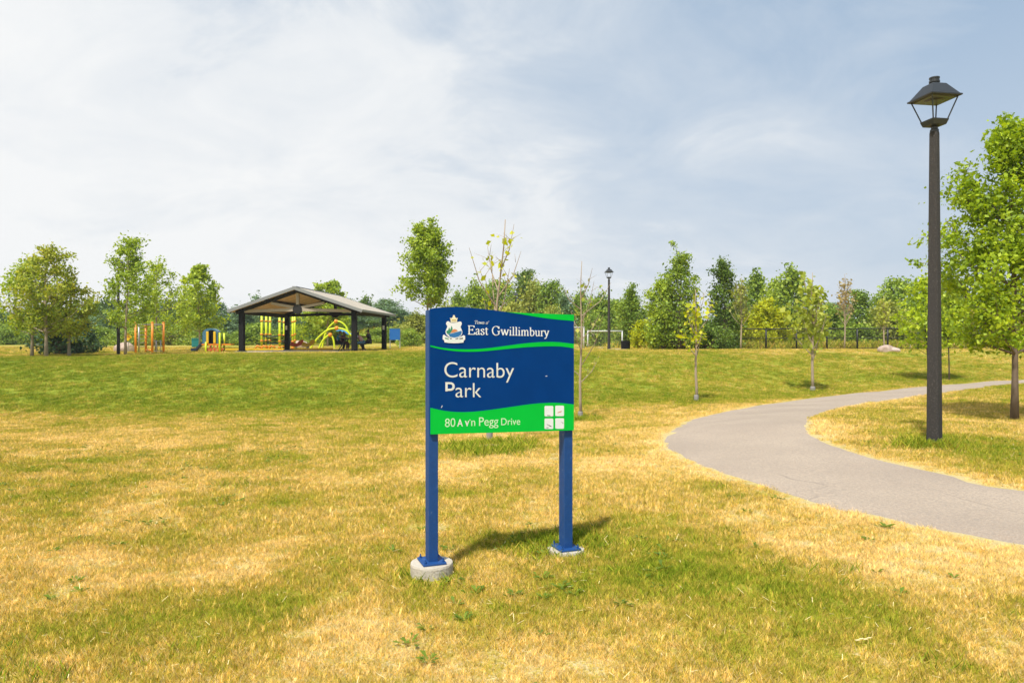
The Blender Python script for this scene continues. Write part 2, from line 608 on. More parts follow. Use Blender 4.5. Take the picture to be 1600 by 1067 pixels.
def lawn_mat(name, instancer, dim):
    m = bpy.data.materials.new(name)
    m.use_nodes = True
    t = m.node_tree
    p = t.nodes['Principled BSDF']
    at_ = N(t, "ShaderNodeAttribute", attribute_name='dry', attribute_type='INSTANCER' if instancer else 'GEOMETRY')
    g = N(t, "ShaderNodeGroup")
    g.node_tree = lg
    t.links.new(at_.outputs['Fac'], g.inputs['Dry'])
    if instancer:
        gg = N(t, "ShaderNodeNewGeometry")
        t.links.new(gg.outputs['Random Per Island'], g.inputs['Jitter'])
    else:
        nn = N(t, "ShaderNodeTexNoise")
        nn.inputs['Scale'].default_value = 45
        nn.inputs['Detail'].default_value = 4
        gg = N(t, "ShaderNodeNewGeometry")
        t.links.new(gg.outputs['Position'], nn.inputs['Vector'])
        t.links.new(map_range(t, nn.outputs[0], .3, .7, 0, 1), g.inputs['Jitter'])
        b = N(t, "ShaderNodeBump")
        b.inputs['Strength'].default_value = 0.9
        b.inputs['Distance'].default_value = 0.03
        t.links.new(nn.outputs[0], b.inputs['Height'])
        t.links.new(b.outputs[0], p.inputs['Normal'])
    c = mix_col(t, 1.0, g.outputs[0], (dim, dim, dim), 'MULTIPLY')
    if instancer:
        hs = N(t, "ShaderNodeHueSaturation")
        t.links.new(c, hs.inputs['Color'])
        t.links.new(map_range(t, math_node(t, 'FRACT', math_node(t, 'MULTIPLY', gg.outputs['Random Per Island'], 7.31)), 0, 1, .62, 1.42), hs.inputs['Value'])
        hs.inputs['Saturation'].default_value = 1.0
        c = hs.outputs[0]
    t.links.new(c, p.inputs['Base Color'])
    p.inputs['Roughness'].default_value = 0.75
    p.inputs['Specular IOR Level'].default_value = 0.15
    if instancer:
        tr = N(t, "ShaderNodeBsdfTranslucent")
        t.links.new(c, tr.inputs[0])
        mx = N(t, "ShaderNodeMixShader")
        mx.inputs[0].default_value = 0.4
        t.links.new(p.outputs[0], mx.inputs[1])
        t.links.new(tr.outputs[0], mx.inputs[2])
        t.links.new(mx.outputs[0], t.nodes['Material Output'].inputs[0])
    return m


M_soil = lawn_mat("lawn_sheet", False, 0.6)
M_blade = lawn_mat("grass_blade", True, 1.0)

xs = np.concatenate([-np.geomspace(1800, 46, 26), np.arange(-45, -9, .6), np.arange(-9, 11, .22), np.arange(11, 45, .6), np.geomspace(46, 1800, 26)])
ys = np.concatenate([-np.geomspace(1800, 8, 14), np.arange(-7.5, 1.5, .75), np.arange(1.5, 16, .2), np.arange(16, 48, .45), np.geomspace(49, 2500, 50)])
gx, gy = np.meshgrid(xs, ys)
gxr, gyr = gx.ravel(), gy.ravel()
gzr = gz_arr(gxr, gyr)
inp = in_poly(gxr, gyr, PATH_POLY)
nx, ny = len(xs), len(ys)
ii = (np.arange(ny - 1)[:, None] * nx + np.arange(nx - 1)[None, :]).ravel()
quads = np.stack([ii, ii + 1, ii + nx + 1, ii + nx], 1)
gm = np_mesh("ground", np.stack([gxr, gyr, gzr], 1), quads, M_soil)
gm.polygons.foreach_set('use_smooth', [True] * len(gm.polygons))
a = gm.attributes.new('dry', 'FLOAT', 'POINT')
a.data.foreach_set('value', dryness(gxr, gyr).astype(np.float32))
ground = bpy.data.objects.new("ground", gm)
C.objects.link(ground)
tag(ground, kind='structure')

# path: pale worn asphalt
M_path = bpy.data.materials.new("worn_asphalt")
M_path.use_nodes = True
t = M_path.node_tree
p = t.nodes['Principled BSDF']
tcx = N(t, "ShaderNodeTexCoord")
na = N(t, "ShaderNodeTexNoise"); na.inputs['Scale'].default_value = 0.7; na.inputs['Detail'].default_value = 6
nb = N(t, "ShaderNodeTexNoise"); nb.inputs['Scale'].default_value = 38; nb.inputs['Detail'].default_value = 5; nb.inputs['Roughness'].default_value = .8
nc = N(t, "ShaderNodeTexVoronoi"); nc.inputs['Scale'].default_value = 95
for n_ in (na, nb, nc): t.links.new(tcx.outputs['Object'], n_.inputs['Vector'])
c1 = mix_col(t, map_range(t, na.outputs[0], .35, .65, 0, 1), (0.37, 0.285, 0.215), (0.48, 0.375, 0.28))
c2 = mix_col(t, map_range(t, nb.outputs[0], .36, .62, 0, 1), (0.27, 0.225, 0.185), c1)
c3 = mix_col(t, map_range(t, nc.outputs['Distance'], .05, .5, .45, 0), c2, (0.62, 0.56, 0.48))
# a few hairline cracks
nv = N(t, "ShaderNodeTexVoronoi", feature='DISTANCE_TO_EDGE'); nv.inputs['Scale'].default_value = 0.45
nw = N(t, "ShaderNodeTexNoise"); nw.inputs['Scale'].default_value = 3; nw.inputs['Detail'].default_value = 5
t.links.new(tcx.outputs['Object'], nw.inputs['Vector'])
t.links.new(mix_col(t, .16, tcx.outputs['Object'], nw.outputs['Color']), nv.inputs['Vector'])
crack = math_node(t, 'MULTIPLY', map_range(t, nv.outputs['Distance'], .002, .006, 1, 0), map_range(t, na.outputs[0], .54, .62, 0, .35))
c4 = mix_col(t, crack, c3, (0.10, 0.09, 0.085))
t.links.new(c4, p.inputs['Base Color'])
p.inputs['Roughness'].default_value = 0.85
p.inputs['Specular IOR Level'].default_value = .25
b = N(t, "ShaderNodeBump"); b.inputs['Strength'].default_value = .5; b.inputs['Distance'].default_value = .01
t.links.new(nb.outputs[0], b.inputs['Height']); t.links.new(b.outputs[0], p.inputs['Normal'])
NS = 12
pv, pq = [], []
for k in range(NP_):
    for j in range(NS + 1):
        s = j / NS
        q = OL[k] * (1 - s) + IL[k] * s
        pv.append((q[0], q[1]))
pv = np.array(pv)
jit = np.zeros(len(pv))
pz = gz_arr(pv[:, 0], pv[:, 1]) + 0.022
jj = np.arange(len(pv)) % (NS + 1)
pz = np.where((jj == 0) | (jj == NS), pz - .03, pz)
rsj = np.random.RandomState(3)
edge = (jj == 0) | (jj == NS)
pv[edge] += rsj.normal(0, .03, (edge.sum(), 2))
for k in range(NP_ - 1):
    for j in range(NS):
        a0 = k * (NS + 1) + j
        pq.append((a0, a0 + 1, a0 + NS + 2, a0 + NS + 1))
pme = np_mesh("path", np.column_stack([pv, pz]), np.array(pq), M_path)
bm = bmesh.new(); bm.from_mesh(pme); bmesh.ops.recalc_face_normals(bm, faces=bm.faces)
if sum(f_.normal.z for f_ in bm.faces) < 0: bmesh.ops.reverse_faces(bm, faces=bm.faces)
bm.to_mesh(pme); bm.free()
pme.polygons.foreach_set('use_smooth', [True] * len(pme.polygons))
path = bpy.data.objects.new("path", pme)
C.objects.link(path)
tag(path, kind='structure')

# ------------------------------------------------------------------ grass blades (stuff, geometry nodes)
def grass_nodes(name, blades, patch, bh, br, tilt, mat_, seed):
    g = bpy.data.node_groups.new(name, 'GeometryNodeTree')
    g.interface.new_socket("Geometry", in_out='INPUT', socket_type='NodeSocketGeometry')
    g.interface.new_socket("Geometry", in_out='OUTPUT', socket_type='NodeSocketGeometry')
    i = N(g, "NodeGroupInput"); o = N(g, "NodeGroupOutput")
    grid = N(g, "GeometryNodeMeshGrid")
    grid.inputs['Size X'].default_value = patch
    grid.inputs['Size Y'].default_value = patch
    dist = N(g, "GeometryNodeDistributePointsOnFaces")
    dist.inputs['Density'].default_value = blades / (patch * patch)
    dist.inputs['Seed'].default_value = seed
    g.links.new(grid.outputs[0], dist.inputs['Mesh'])
    cone = N(g, "GeometryNodeMeshCone")
    cone.inputs['Vertices'].default_value = 3
    cone.inputs['Radius Top'].default_value = 0.0004
    cone.inputs['Radius Bottom'].default_value = br
    cone.inputs['Depth'].default_value = bh
    tr = N(g, "GeometryNodeTransform")
    tr.inputs['Translation'].default_value = (0, 0, -0.006)
    tr.inputs['Scale'].default_value = (1.0, 0.35, 1.0)
    g.links.new(cone.outputs['Mesh'], tr.inputs['Geometry'])
    iop = N(g, "GeometryNodeInstanceOnPoints")
    g.links.new(dist.outputs['Points'], iop.inputs['Points'])
    g.links.new(tr.outputs[0], iop.inputs['Instance'])
    rr_ = N(g, "FunctionNodeRandomValue", data_type='FLOAT_VECTOR')
    rr_.inputs[0].default_value = (-tilt, -tilt, 0)
    rr_.inputs[1].default_value = (tilt, tilt, 6.28)
    rr_.inputs['Seed'].default_value = seed + 1
    g.links.new(rr_.outputs[0], iop.inputs['Rotation'])
    rs_ = N(g, "FunctionNodeRandomValue", data_type='FLOAT')
    rs_.inputs[2].default_value = 0.45
    rs_.inputs[3].default_value = 1.3
    rs_.inputs['Seed'].default_value = seed + 2
    g.links.new(rs_.outputs[1], iop.inputs['Scale'])
    real = N(g, "GeometryNodeRealizeInstances")
    g.links.new(iop.outputs[0], real.inputs[0])
    sm = N(g, "GeometryNodeSetMaterial")
    sm.inputs['Material'].default_value = mat_
    g.links.new(real.outputs[0], sm.inputs[0])
    iop2 = N(g, "GeometryNodeInstanceOnPoints")
    g.links.new(i.outputs[0], iop2.inputs['Points'])
    g.links.new(sm.outputs[0], iop2.inputs['Instance'])
    r2 = N(g, "FunctionNodeRandomValue", data_type='FLOAT_VECTOR')
    r2.inputs[0].default_value = (-.08, -.08, 0)
    r2.inputs[1].default_value = (.08, .08, 6.28)
    r2.inputs['Seed'].default_value = seed + 3
    g.links.new(r2.outputs[0], iop2.inputs['Rotation'])
    na_ = N(g, "GeometryNodeInputNamedAttribute", data_type='FLOAT')
    na_.inputs[0].default_value = 'size'
    g.links.new(na_.outputs[0], iop2.inputs['Scale'])
    g.links.new(iop2.outputs[0], o.inputs[0])
    return g


def point_cloud(name, x, y, size, dry, nodes, label, cat):
    me = bpy.data.meshes.new(name)
    me.vertices.add(len(x))
    me.vertices.foreach_set('co', np.stack([x, y, gz_arr(x, y)], 1).astype(np.float32).ravel())
    for nm, vals in (('size', size), ('dry', dry)):
        at_ = me.attributes.new(nm, 'FLOAT', 'POINT')
        at_.data.foreach_set('value', vals.astype(np.float32))
    o = bpy.data.objects.new(name, me)
    C.objects.link(o)
    md = o.modifiers.new("blades", 'NODES')
    md.node_group = nodes
    tag(o, label, cat, kind='stuff')
    return o


rg = np.random.RandomState(11)


def scatter(d0, d1, per_m2, margin=1.45):
    """points over the ground in a wedge in front of the viewer"""
    half = 0.7273 * margin
    area = half * (d1 * d1 - d0 * d0)
    n = int(area * per_m2)
    d = np.sqrt(rg.rand(n) * (d1 * d1 - d0 * d0) + d0 * d0)
    x = (rg.rand(n) * 2 - 1) * half * d + (rg.rand(n) - .5) * 1.0
    keep = ~in_poly(x, d, PATH_POLY)
    # no grass on the shelter's slab or the bin's pad
    ca, sa = math.cos(-.075), math.sin(-.075)
    u, v = x + 11.9, d - 43.19
    keep &= ~((np.abs(u * ca + v * sa) < 3.6) & (np.abs(-u * sa + v * ca) < 3.6))
    keep &= ~((np.abs(x - 6.48) < .57) & (np.abs(d - 43.6) < .52))
    x, d = x[keep], d[keep]
    return x, d


parts = []
for d0, d1, dens, sz in ((2.2, 6, 420, .8), (6, 10, 230, .92), (10, 16, 120, 1.15), (16, 24, 70, 1.3), (24, 36, 44, 1.4), (36, 58, 11, 1.7)):
    x, y = scatter(d0, d1, dens)
    s = sz * (0.65 + 0.7 * rg.rand(len(x)))
    parts.append((x, y, s))
gxp = np.concatenate([q[0] for q in parts]); gyp = np.concatenate([q[1] for q in parts]); gsp = np.concatenate([q[2] for q in parts])
ed = edge_dist(gxp, gyp)
gsp = np.where(ed < .12, gsp * .6, gsp)
dr = dryness(gxp, gyp)
drj = rg.normal(0, 1, len(dr)) * np.interp(gyp, [3, 8, 14, 30], [.11, .14, .20, .20])
gsp = gsp * np.where(dr > .8, .8, np.where(dr < .35, 1.12, 1.0))
# keep the blades off the footings
for fx, fy, fr in ((-.57, 4.98, .17), (.44, 5.33, .15)):
    k = np.hypot(gxp - fx, gyp - fy) > fr
    gxp, gyp, gsp, dr, drj = gxp[k], gyp[k], gsp[k], dr[k], drj[k]
GN = grass_nodes("blade_clumps", 80, .17, .042, .0026, .85, M_blade, 4)
point_cloud("grass", gxp, gyp, gsp, np.clip(dr + drj, 0, 1.2), GN, "patchy mown grass, straw yellow and olive green, over the whole lawn", "grass")

# long green tufts the mower leaves, and broad-leaved weeds
tx, ty, ts, td = [], [], [], []
for (px, py, rx, ry, n, s) in [(770, 700, 62, 8, 420, 2.1), (1455, 698, 55, 6, 160, 1.9), (907, 657, 26, 3, 70, 2.2), (1088, 628, 22, 2, 50, 2.2), (1270, 613, 18, 2, 40, 2.2), (880, 850, 70, 10, 220, 1.3), (675, 902, 40, 5, 70, 1.2), (886, 861, 34, 4, 60, 1.1)]:
    c = at(px, py); e = at(px + rx, py); u = at(px, py - ry)
    for k in range(n):
        a_ = rg.rand() * 6.283; q = min(1.7, abs(rg.normal(0, .62)))
        x_ = c.x + abs(e.x - c.x) * q * math.cos(a_); y_ = c.y + (abs(u.y - c.y) + .15) * q * math.sin(a_)
        if math.hypot(x_ + .57, y_ - 4.98) < .17 or math.hypot(x_ - .44, y_ - 5.33) < .15: continue
        if px == 770 and math.hypot(x_ - c.x, y_ - c.y) < .28: continue
        tx.append(x_); ty.append(y_); ts.append(s * (.6 + .6 * rg.rand())); td.append(.1 + .22 * rg.rand())
xw, yw = scatter(2.5, 14, 3.4)
kw = (vnoise(xw, yw, 1.6) > .55) & (dryness(xw, yw) < .72) & (edge_dist(xw, yw) > .25)
xw, yw = xw[kw], yw[kw]
for x_, y_ in zip(xw, yw):
    for k in range(int(rg.randint(1, 4))):
        tx.append(x_ + rg.normal(0, .07)); ty.append(y_ + rg.normal(0, .07)); ts.append(.7 + .5 * rg.rand()); td.append(.02 + .2 * rg.rand())
GT = grass_nodes("tuft_clumps", 34, .16, .062, .0045, .7, M_blade, 21)
tx, ty, ts, td = map(np.array, (tx, ty, ts, td))
kk = ~in_poly(tx, ty, PATH_POLY)
point_cloud("grass_tuft", tx[kk], ty[kk], ts[kk], td[kk], GT, "darker green tufts and weeds standing out of the dry lawn", "weeds")

# ------------------------------------------------------------------ the park sign
M_blue = pm("sign_blue", (0.0008, 0.040, 0.19), .75, .10, 5, spec=.06)
M_post = pm("post_blue", (0.003, 0.055, 0.215), .6, .14, 22, .05, 90, tint=(0.06, 0.12, 0.24), tfac=(.62, .72))
M_green = pm("sign_green", (0.003, 0.50, 0.045), .75, .08, 4, spec=.06)
M_white = pm("sign_white", (0.78, 0.79, 0.80), .5, .05, 20)
M_letter = pm("faded_letter", (0.70, 0.70, 0.66), .55, .10, 40)
M_lime_letter = pm("pale_letter", (0.56, 0.76, 0.52), .55, .08, 40)
M_cream = pm("crest_cream", (0.80, 0.74, 0.52), .5, .05, 30)
M_gold = pm("crest_gold", (0.52, 0.40, 0.12), .5, .08, 30)
M_cgreen = pm("crest_green", (0.03, 0.24, 0.13), .5, .1, 60)
M_corange = pm("crest_orange", (0.62, 0.24, 0.10), .5, .1, 60)
M_cblue = pm("crest_water", (0.02, 0.16, 0.42), .5, .1, 60)
M_dark = pm("mark_dark", (0.06, 0.07, 0.07), .5, .1, 60)
M_conc = pm("concrete", (0.52, 0.47, 0.39), .9, .14, 9, .35, 70, tint=(0.34, 0.29, 0.22), tfac=(.5, .72))

SL = Vector((-.585, 4.955, 0)); SR = Vector((.462, 5.35, 0))
sdir = (SR - SL).normalized()
snorm = Vector((sdir.y, -sdir.x, 0))           # towards the viewer
s_rz = math.atan2(sdir.y, sdir.x)
LEN = (SR - SL).length
sign = empty("park_sign", (SL.x, SL.y, 0), s_rz, "blue and green park name sign on two blue posts in the dry lawn", "sign")
# local frame: x along the board, -y towards the viewer, z up; U() turns photo pixels on the board into (x, z)
EYEP = Vector((0, 0, EYE))


def U(px, py):
    d = Vector(((px - 800) / F, 1, -(py - 533.5) / F))
    n = snorm
    t_ = (SL - EYEP).dot(n) / d.dot(n)
    q = EYEP + d * t_
    return ((q - SL).dot(sdir), q.z)


def Z4(x, y): return U(640 + x / 4.6407, 470 + y / 4.6391)
def Z2(x, y): return U(680 + x / 15.24, 480 + y / 15.24)


def plate(name, pts, y_back, y_front, m, parent):
    """flat outline (x, z) as a thin plate between two depths in front of the board"""
    b_ = MB()
    Mx = Matrix(((1, 0, 0, 0), (0, 0, -1, 0), (0, 1, 0, 0), (0, 0, 0, 1)))   # (x, z, depth) -> local
    b_.prism([(p[0], p[1]) for p in pts], y_back, y_front, Mx)
    return b_.build(name, m, parent)


def curve2(pts, n=5):
    return [(q.x, q.y) for q in smooth_line([Vector((p[0], p[1])) for p in pts], n)]


top = [(145, 58), (230, 49), (350, 46), (480, 56), (600, 69), (700, 82)]
green_top = [(700, 82), (860, 90), (1000, 95), (1183, 101)]
tb = curve2([Z4(*p) for p in top + green_top[1:]])
bl, br_ = Z4(145, 965), Z4(1183, 936)
outline = tb + [br_, bl]
T_ = 0.020
board = plate("board", outline, 0.0, T_, M_blue, sign)
gt = curve2([Z4(*p) for p in [(700, 82.5), (860, 90.5), (1000, 95.5), (1183, 101.5)]])
gb = curve2([Z4(*p) for p in [(690, 82), (800, 98), (900, 115), (1000, 130), (1100, 140), (1183, 147)]])
plate("green_corner", gt + gb[::-1], T_ + .0002, T_ + .0015, M_green, board)
su = curve2([Z4(*p) for p in [(145.5, 322), (230, 340), (330, 349), (450, 350), (560, 343), (700, 325), (830, 308), (950, 299), (1060, 299), (1182.5, 312)]])
sd = curve2([Z4(*p) for p in [(145.5, 333), (230, 352), (330, 365), (420, 369), (520, 366), (620, 357), (740, 345), (860, 335), (1000, 330), (1100, 332), (1182.5, 344)]])
plate("green_stripe", su + sd[::-1], T_ + .0002, T_ + .0015, M_green, board)
lu = curve2([Z4(*p) for p in [(145.5, 773), (250, 795), (360, 804), (470, 800), (600, 785), (740, 765), (860, 748), (960, 739), (1060, 737), (1182.5, 748)]])
plate("green_band", lu + [(br_[0] - .0005, br_[1] + .0005), (bl[0] + .0005, bl[1] + .0005)], T_ + .0002, T_ + .0015, M_green, board)

# posts stand behind the board
PD, PW = .105, .068
for nm_x, zb, zt in ((0.0, -.02, None), (LEN - PW, -.02, None)):
    x0 = nm_x
    base_z = (EYE - (880 - 533.5) / F * 4.97) if nm_x == 0 else (EYE - (857 - 533.5) / F * 5.36)
    z_top = Z4(145, 66)[1] if nm_x == 0 else Z4(1183, 112)[1]
    pb = MB().box((x0, .001, base_z), (x0 + PW, PD, z_top))
    po = pb.build("post", M_post, sign, bevel=.004)
    fl = MB().box((x0 - .05, -.045, base_z - .003), (x0 + PW + .05, PD + .045, base_z + .013))
    fo = fl.build("base_plate", M_post, po, bevel=.004)
    for ax in (x0 - .03, x0 + PW + .03):
        for ay in (-.025, PD + .025):
            bo = MB().lathe([(.009, base_z + .0135), (.009, base_z + .026), (.0045, base_z + .027), (.0045, base_z + .04)], 6, (ax, ay, 0))
            bo.build("bolt", M_post, po)
    hgt = .16 if nm_x == 0 else .09
    ft = MB()
    cx_, cy_ = x0 + PW / 2, PD / 2
    rad = .152 if nm_x == 0 else .142
    ft.lathe([(rad * .99, base_z - hgt - .1), (rad, base_z - .016), (rad * .975, base_z - .0035)], 40, (cx_, cy_, 0))
    fto = ft.build("footing", M_conc, sign)

# lettering: a broad-nibbed roman for the town's name, the built-in sans for the rest
GLY = {
    'E': (.62, [[(.1, 0), (.1, .7)], [(0, .69), (.5, .69)], [(.5, .7), (.52, .56)], [(.1, .37), (.38, .37)], [(.38, .44), (.38, .30)], [(0, .01), (.52, .01)], [(.52, 0), (.57, .17)]]),
    'a': (.44, ['c', [(.06, .35), (.1, .43), (.19, .46), (.27, .42), (.29, .33)], [(.29, .35), (.29, .08)], 'c', [(.29, .1), (.33, .01), (.41, .03)], 'c', [(.28, .27), (.14, .22), (.05, .12), (.08, .02), (.17, .0), (.28, .09)]]),
    's': (.37, ['c', [(.29, .35), (.25, .44), (.16, .46), (.07, .41), (.08, .32), (.17, .25), (.26, .19), (.3, .11), (.25, .02), (.15, -.01), (.07, .03), (.04, .13)]]),
    't': (.31, [[(.13, .58), (.13, .1)], 'c', [(.13, .1), (.18, .01), (.28, .04)], [(.02, .45), (.27, .45)]]),
    'G': (.76, ['c', [(.6, .52), (.53, .64), (.38, .71), (.2, .66), (.07, .5), (.05, .33), (.1, .14), (.24, .01), (.42, -.01), (.54, .04), (.6, .1)], [(.6, .31), (.6, .06)], [(.46, .31), (.72, .31)], [(.6, .5), (.6, .7)]]),
    'w': (.72, [[(.06, .45), (.21, 0)], [(.21, 0), (.35, .42)], [(.35, .42), (.5, 0)], [(.5, 0), (.65, .45)], [(-.01, .45), (.16, .45)], [(.28, .45), (.42, .45)], [(.58, .45), (.72, .45)]]),
    'i': (.26, [[(.13, .44), (.13, 0)], [(.03, .01), (.23, .01)], [(.04, .41), (.13, .45)], [(.13, .60), (.13, .68)]]),
    'l': (.26, [[(.13, .7), (.13, 0)], [(.03, .01), (.23, .01)], [(.03, .67), (.13, .7)]]),
    'm': (.78, [[(.12, .45), (.12, 0)], 'c', [(.12, .32), (.2, .43), (.3, .45), (.37, .36)], [(.37, .36), (.37, 0)], 'c', [(.37, .32), (.46, .43), (.56, .45), (.63, .36)], [(.63, .36), (.63, 0)], [(.03, .01), (.21, .01)], [(.29, .01), (.45, .01)], [(.55, .01), (.72, .01)], [(.03, .42), (.12, .45)]]),
    'n': (.52, [[(.12, .45), (.12, 0)], 'c', [(.12, .32), (.2, .43), (.3, .45), (.38, .36)], [(.38, .36), (.38, 0)], [(.03, .01), (.21, .01)], [(.29, .01), (.47, .01)], [(.03, .42), (.12, .45)]]),
    'b': (.48, [[(.1, .7), (.1, .02)], 'c', [(.1, .34), (.2, .45), (.33, .42), (.41, .24), (.34, .05), (.2, -.01), (.1, .06)], [(.01, .67), (.1, .7)]]),
    'u': (.5, [[(.12, .45), (.12, .12)], 'c', [(.12, .12), (.18, .01), (.28, .01), (.38, .1)], [(.38, .45), (.38, 0)], [(.02, .44), (.12, .44)], [(.28, .44), (.38, .44)], [(.38, .02), (.47, .02)]]),
    'r': (.34, [[(.12, .45), (.12, 0)], 'c', [(.12, .3), (.18, .42), (.27, .45), (.32, .4)], [(.03, .01), (.23, .01)], [(.03, .42), (.12, .45)]]),
    'y': (.46, [[(.06, .45), (.24, .02)], 'c', [(.41, .45), (.22, -.05), (.13, -.19), (.04, -.18)], [(-.01, .45), (.15, .45)], [(.33, .45), (.47, .45)]]),
    'T': (.62, [[(.3, .7), (.3, 0)], [(.02, .69), (.58, .69)], [(.03, .7), (.01, .54)], [(.57, .7), (.59, .54)], [(.18, .01), (.42, .01)]]),
    'o': (.48, ['c', [(.24, .46), (.1, .4), (.05, .23), (.1, .05), (.24, -.01), (.37, .05), (.42, .23), (.37, .4), (.24, .46)]]),
    "'": (.2, [[(.1, .7), (.08, .52)]]), ' ': (.3, []),
}


def roman(name, text, p0, p1, m, parent, shear=0.0, weight=.095, hscale=1.0, thick=.0018):
    """stroke lettering along the base line p0 -> p1 (board coordinates), width fitted"""
    total = sum(GLY[c][0] for c in text)
    p0, p1 = Vector(p0), Vector(p1)
    ax = (p1 - p0)
    s = ax.length / total
    ax.normalize()
    uy = Vector((0, 1))
    b_ = MB()
    x = 0
    lay = 0
    for ch in text:
        adv, st = GLY[ch]
        curved = False
        for q in st:
            if q == 'c':
                curved = True
                continue
            pts = [Vector(a_) for a_ in q]
            if curved: pts = smooth_line(pts, 5)
            curved = False
            lay = (lay + 1) % 9
            zb = T_ + .0003
            zt = T_ + thick + .00009 * lay
            L_, R_ = [], []
            for i_, pnt in enumerate(pts):
                d_ = (pts[min(i_ + 1, len(pts) - 1)] - pts[max(i_ - 1, 0)]).normalized()
                nib = abs(math.sin(math.atan2(d_.y, d_.x) - R(18)))
                h_ = weight * (.36 + .64 * nib) / 2
                nn_ = Vector((-d_.y, d_.x)) * h_
                e_ = Vector((0, 0))
                L_.append(pnt + nn_ + e_); R_.append(pnt - nn_ + e_)
            ring = L_ + R_[::-1]
            cv = []
            for v_ in ring:
                vv = Vector((v_.x + x + shear * v_.y, v_.y * hscale))
                cv.append(p0 + ax * (vv.x * s) + uy * (vv.y * s))
            nL = len(L_)
            vs = [(c_.x, -zt, c_.y) for c_ in cv] + [(c_.x, -zb, c_.y) for c_ in cv]
            n_ = len(cv)
            fs = [(k_, k_ + 1, n_ - 2 - k_, n_ - 1 - k_) for k_ in range(nL - 1)]
            fs += [(k_, (k_ + 1) % n_, n_ + (k_ + 1) % n_, n_ + k_) for k_ in range(n_)]
            b_.add(vs, fs)
        x += adv
    return b_.build(name, m, parent)


def sans(name, text, p0, p1, m, parent, weight=0.0, tall=1.0, thick=.0018, cut=None, keep_from=None):
    cu = bpy.data.curves.new("tmp_text", 'FONT')
    cu.body = text
    cu.size = 1.0
    cu.offset = weight
    cu.extrude = .5
    ob = bpy.data.objects.new("tmp_text", cu)
    C.objects.link(ob)
    bpy.context.view_layer.update()
    me = bpy.data.meshes.new_from_object(ob.evaluated_get(bpy.context.evaluated_depsgraph_get()))
    bpy.data.objects.remove(ob)
    bpy.data.curves.remove(cu)
    xs_ = [v.co.x for v in me.vertices]
    x0, x1 = min(xs_), max(xs_)
    p0, p1 = Vector(p0), Vector(p1)
    s = (p1 - p0).length / (x1 - x0)
    ax = (p1 - p0).normalized()
    if cut is not None:          # the lower part of the letter has come away
        bm = bmesh.new(); bm.from_mesh(me)
        bmesh.ops.bisect_plane(bm, geom=bm.verts[:] + bm.edges[:] + bm.faces[:], plane_co=(0, cut, 0), plane_no=(0, -1, 0), clear_outer=True)
        bm.to_mesh(me); bm.free()
    for v in me.vertices:
        q = p0 + ax * ((v.co.x - x0) * s) + Vector((0, v.co.y * s * tall))
        v.co = Vector((q.x, -(T_ + .0003 + (v.co.z + .5) * thick), q.y))
    me.materials.clear()
    me.materials.append(m)
    me.name = name
    o = bpy.data.objects.new(name, me)
    C.objects.link(o)
    o.parent = parent
    return o


roman("town_name", "East Gwillimbury", Z4(417, 243), Z4(1003, 257), M_white, board)
roman("town_line", "Town o'", Z4(462, 167), Z4(566, 170), M_white, board, shear=.25, weight=.085)
sans("park_name", "Carnaby", Z4(247, 553), Z4(750, 556), M_letter, board, weight=-.006)
sans("park_name", "ark", Z4(327, 697), Z4(513, 697), M_letter, board, weight=-.006)
sans("broken_letter", "P", Z4(254, 697), Z4(321, 697), M_letter, board, weight=.002, cut=.272)
for txt, a_, b_, wt, mm in (("80", (251, 912), (325, 908), -.004, M_lime_letter), ("A", (339, 907), (380, 906), .012, M_letter), ("v", (395, 906), (426, 905), .012, M_letter),
                            ("n", (441, 904), (469, 903), 0, M_lime_letter), ("Pegg", (497, 903), (636, 898), 0, M_lime_letter), ("Drive", (657, 898), (794, 894), 0, M_lime_letter)):
    sans("address", txt, Z4(*a_), Z4(*b_), mm, board, weight=wt, tall=1.22 if txt in ('A', 'v') else 1.08)
plate("address_dot", [Z4(x_, y_) for x_, y_ in ((428, 864), (434, 864), (434, 857), (428, 857))], T_ + .002, T_ + .003, M_letter, board)


def rrect(cx_, cy_, hw, hh, r_, n=5):
    out = []
    for qx, qy, a0 in ((1, 1, 0), (-1, 1, 90), (-1, -1, 180), (1, -1, 270)):
        for k in range(n):
            a_ = R(a0 + 90 * k / (n - 1))
            out.append((cx_ + qx * (hw - r_) + r_ * math.cos(a_), cy_ - (qy * (hh - r_) + r_ * math.sin(a_))))
    return out


for cx_, cy_, marks in ((1001.5, 797, [(1000, 829, 12, 4, -.1)]), (1079, 795, [(1078, 803, 14, 5, .35), (1088, 800, 6, 4, .8)]),
                        (1001.5, 888, [(998, 898, 13, 3, -.5), (1010, 903, 9, 5, -.4), (990, 916, 7, 3, 0)]), (1079, 886, [(1099, 880, 9, 3, -.8)])):
    ic = plate("pictogram", [Z4(*q) for q in rrect(cx_, cy_, 31.5, 38, 8)], T_ + .0017, T_ + .0026, M_white, board)
    mk = MB()
    Mx = Matrix(((1, 0, 0, 0), (0, 0, -1, 0), (0, 1, 0, 0), (0, 0, 0, 1)))
    for mx_, my_, l_, h_, an in marks:
        pts = []
        for sx_, sy_ in ((-1, -1), (1, -1), (1, 1), (-1, 1)):
            a_, b_ = sx_ * l_, sy_ * h_ * .5
            pts.append(Z4(mx_ + a_ * math.cos(an) + b_ * math.sin(an), my_ - a_ * math.sin(an) + b_ * math.cos(an)))
        mk.prism(pts, T_ + .0028, T_ + .0032 + .0001 * len(mk.v), Mx)
    mk.build("pictogram_mark", M_dark if cx_ < 1050 or cy_ > 850 else M_corange, ic)

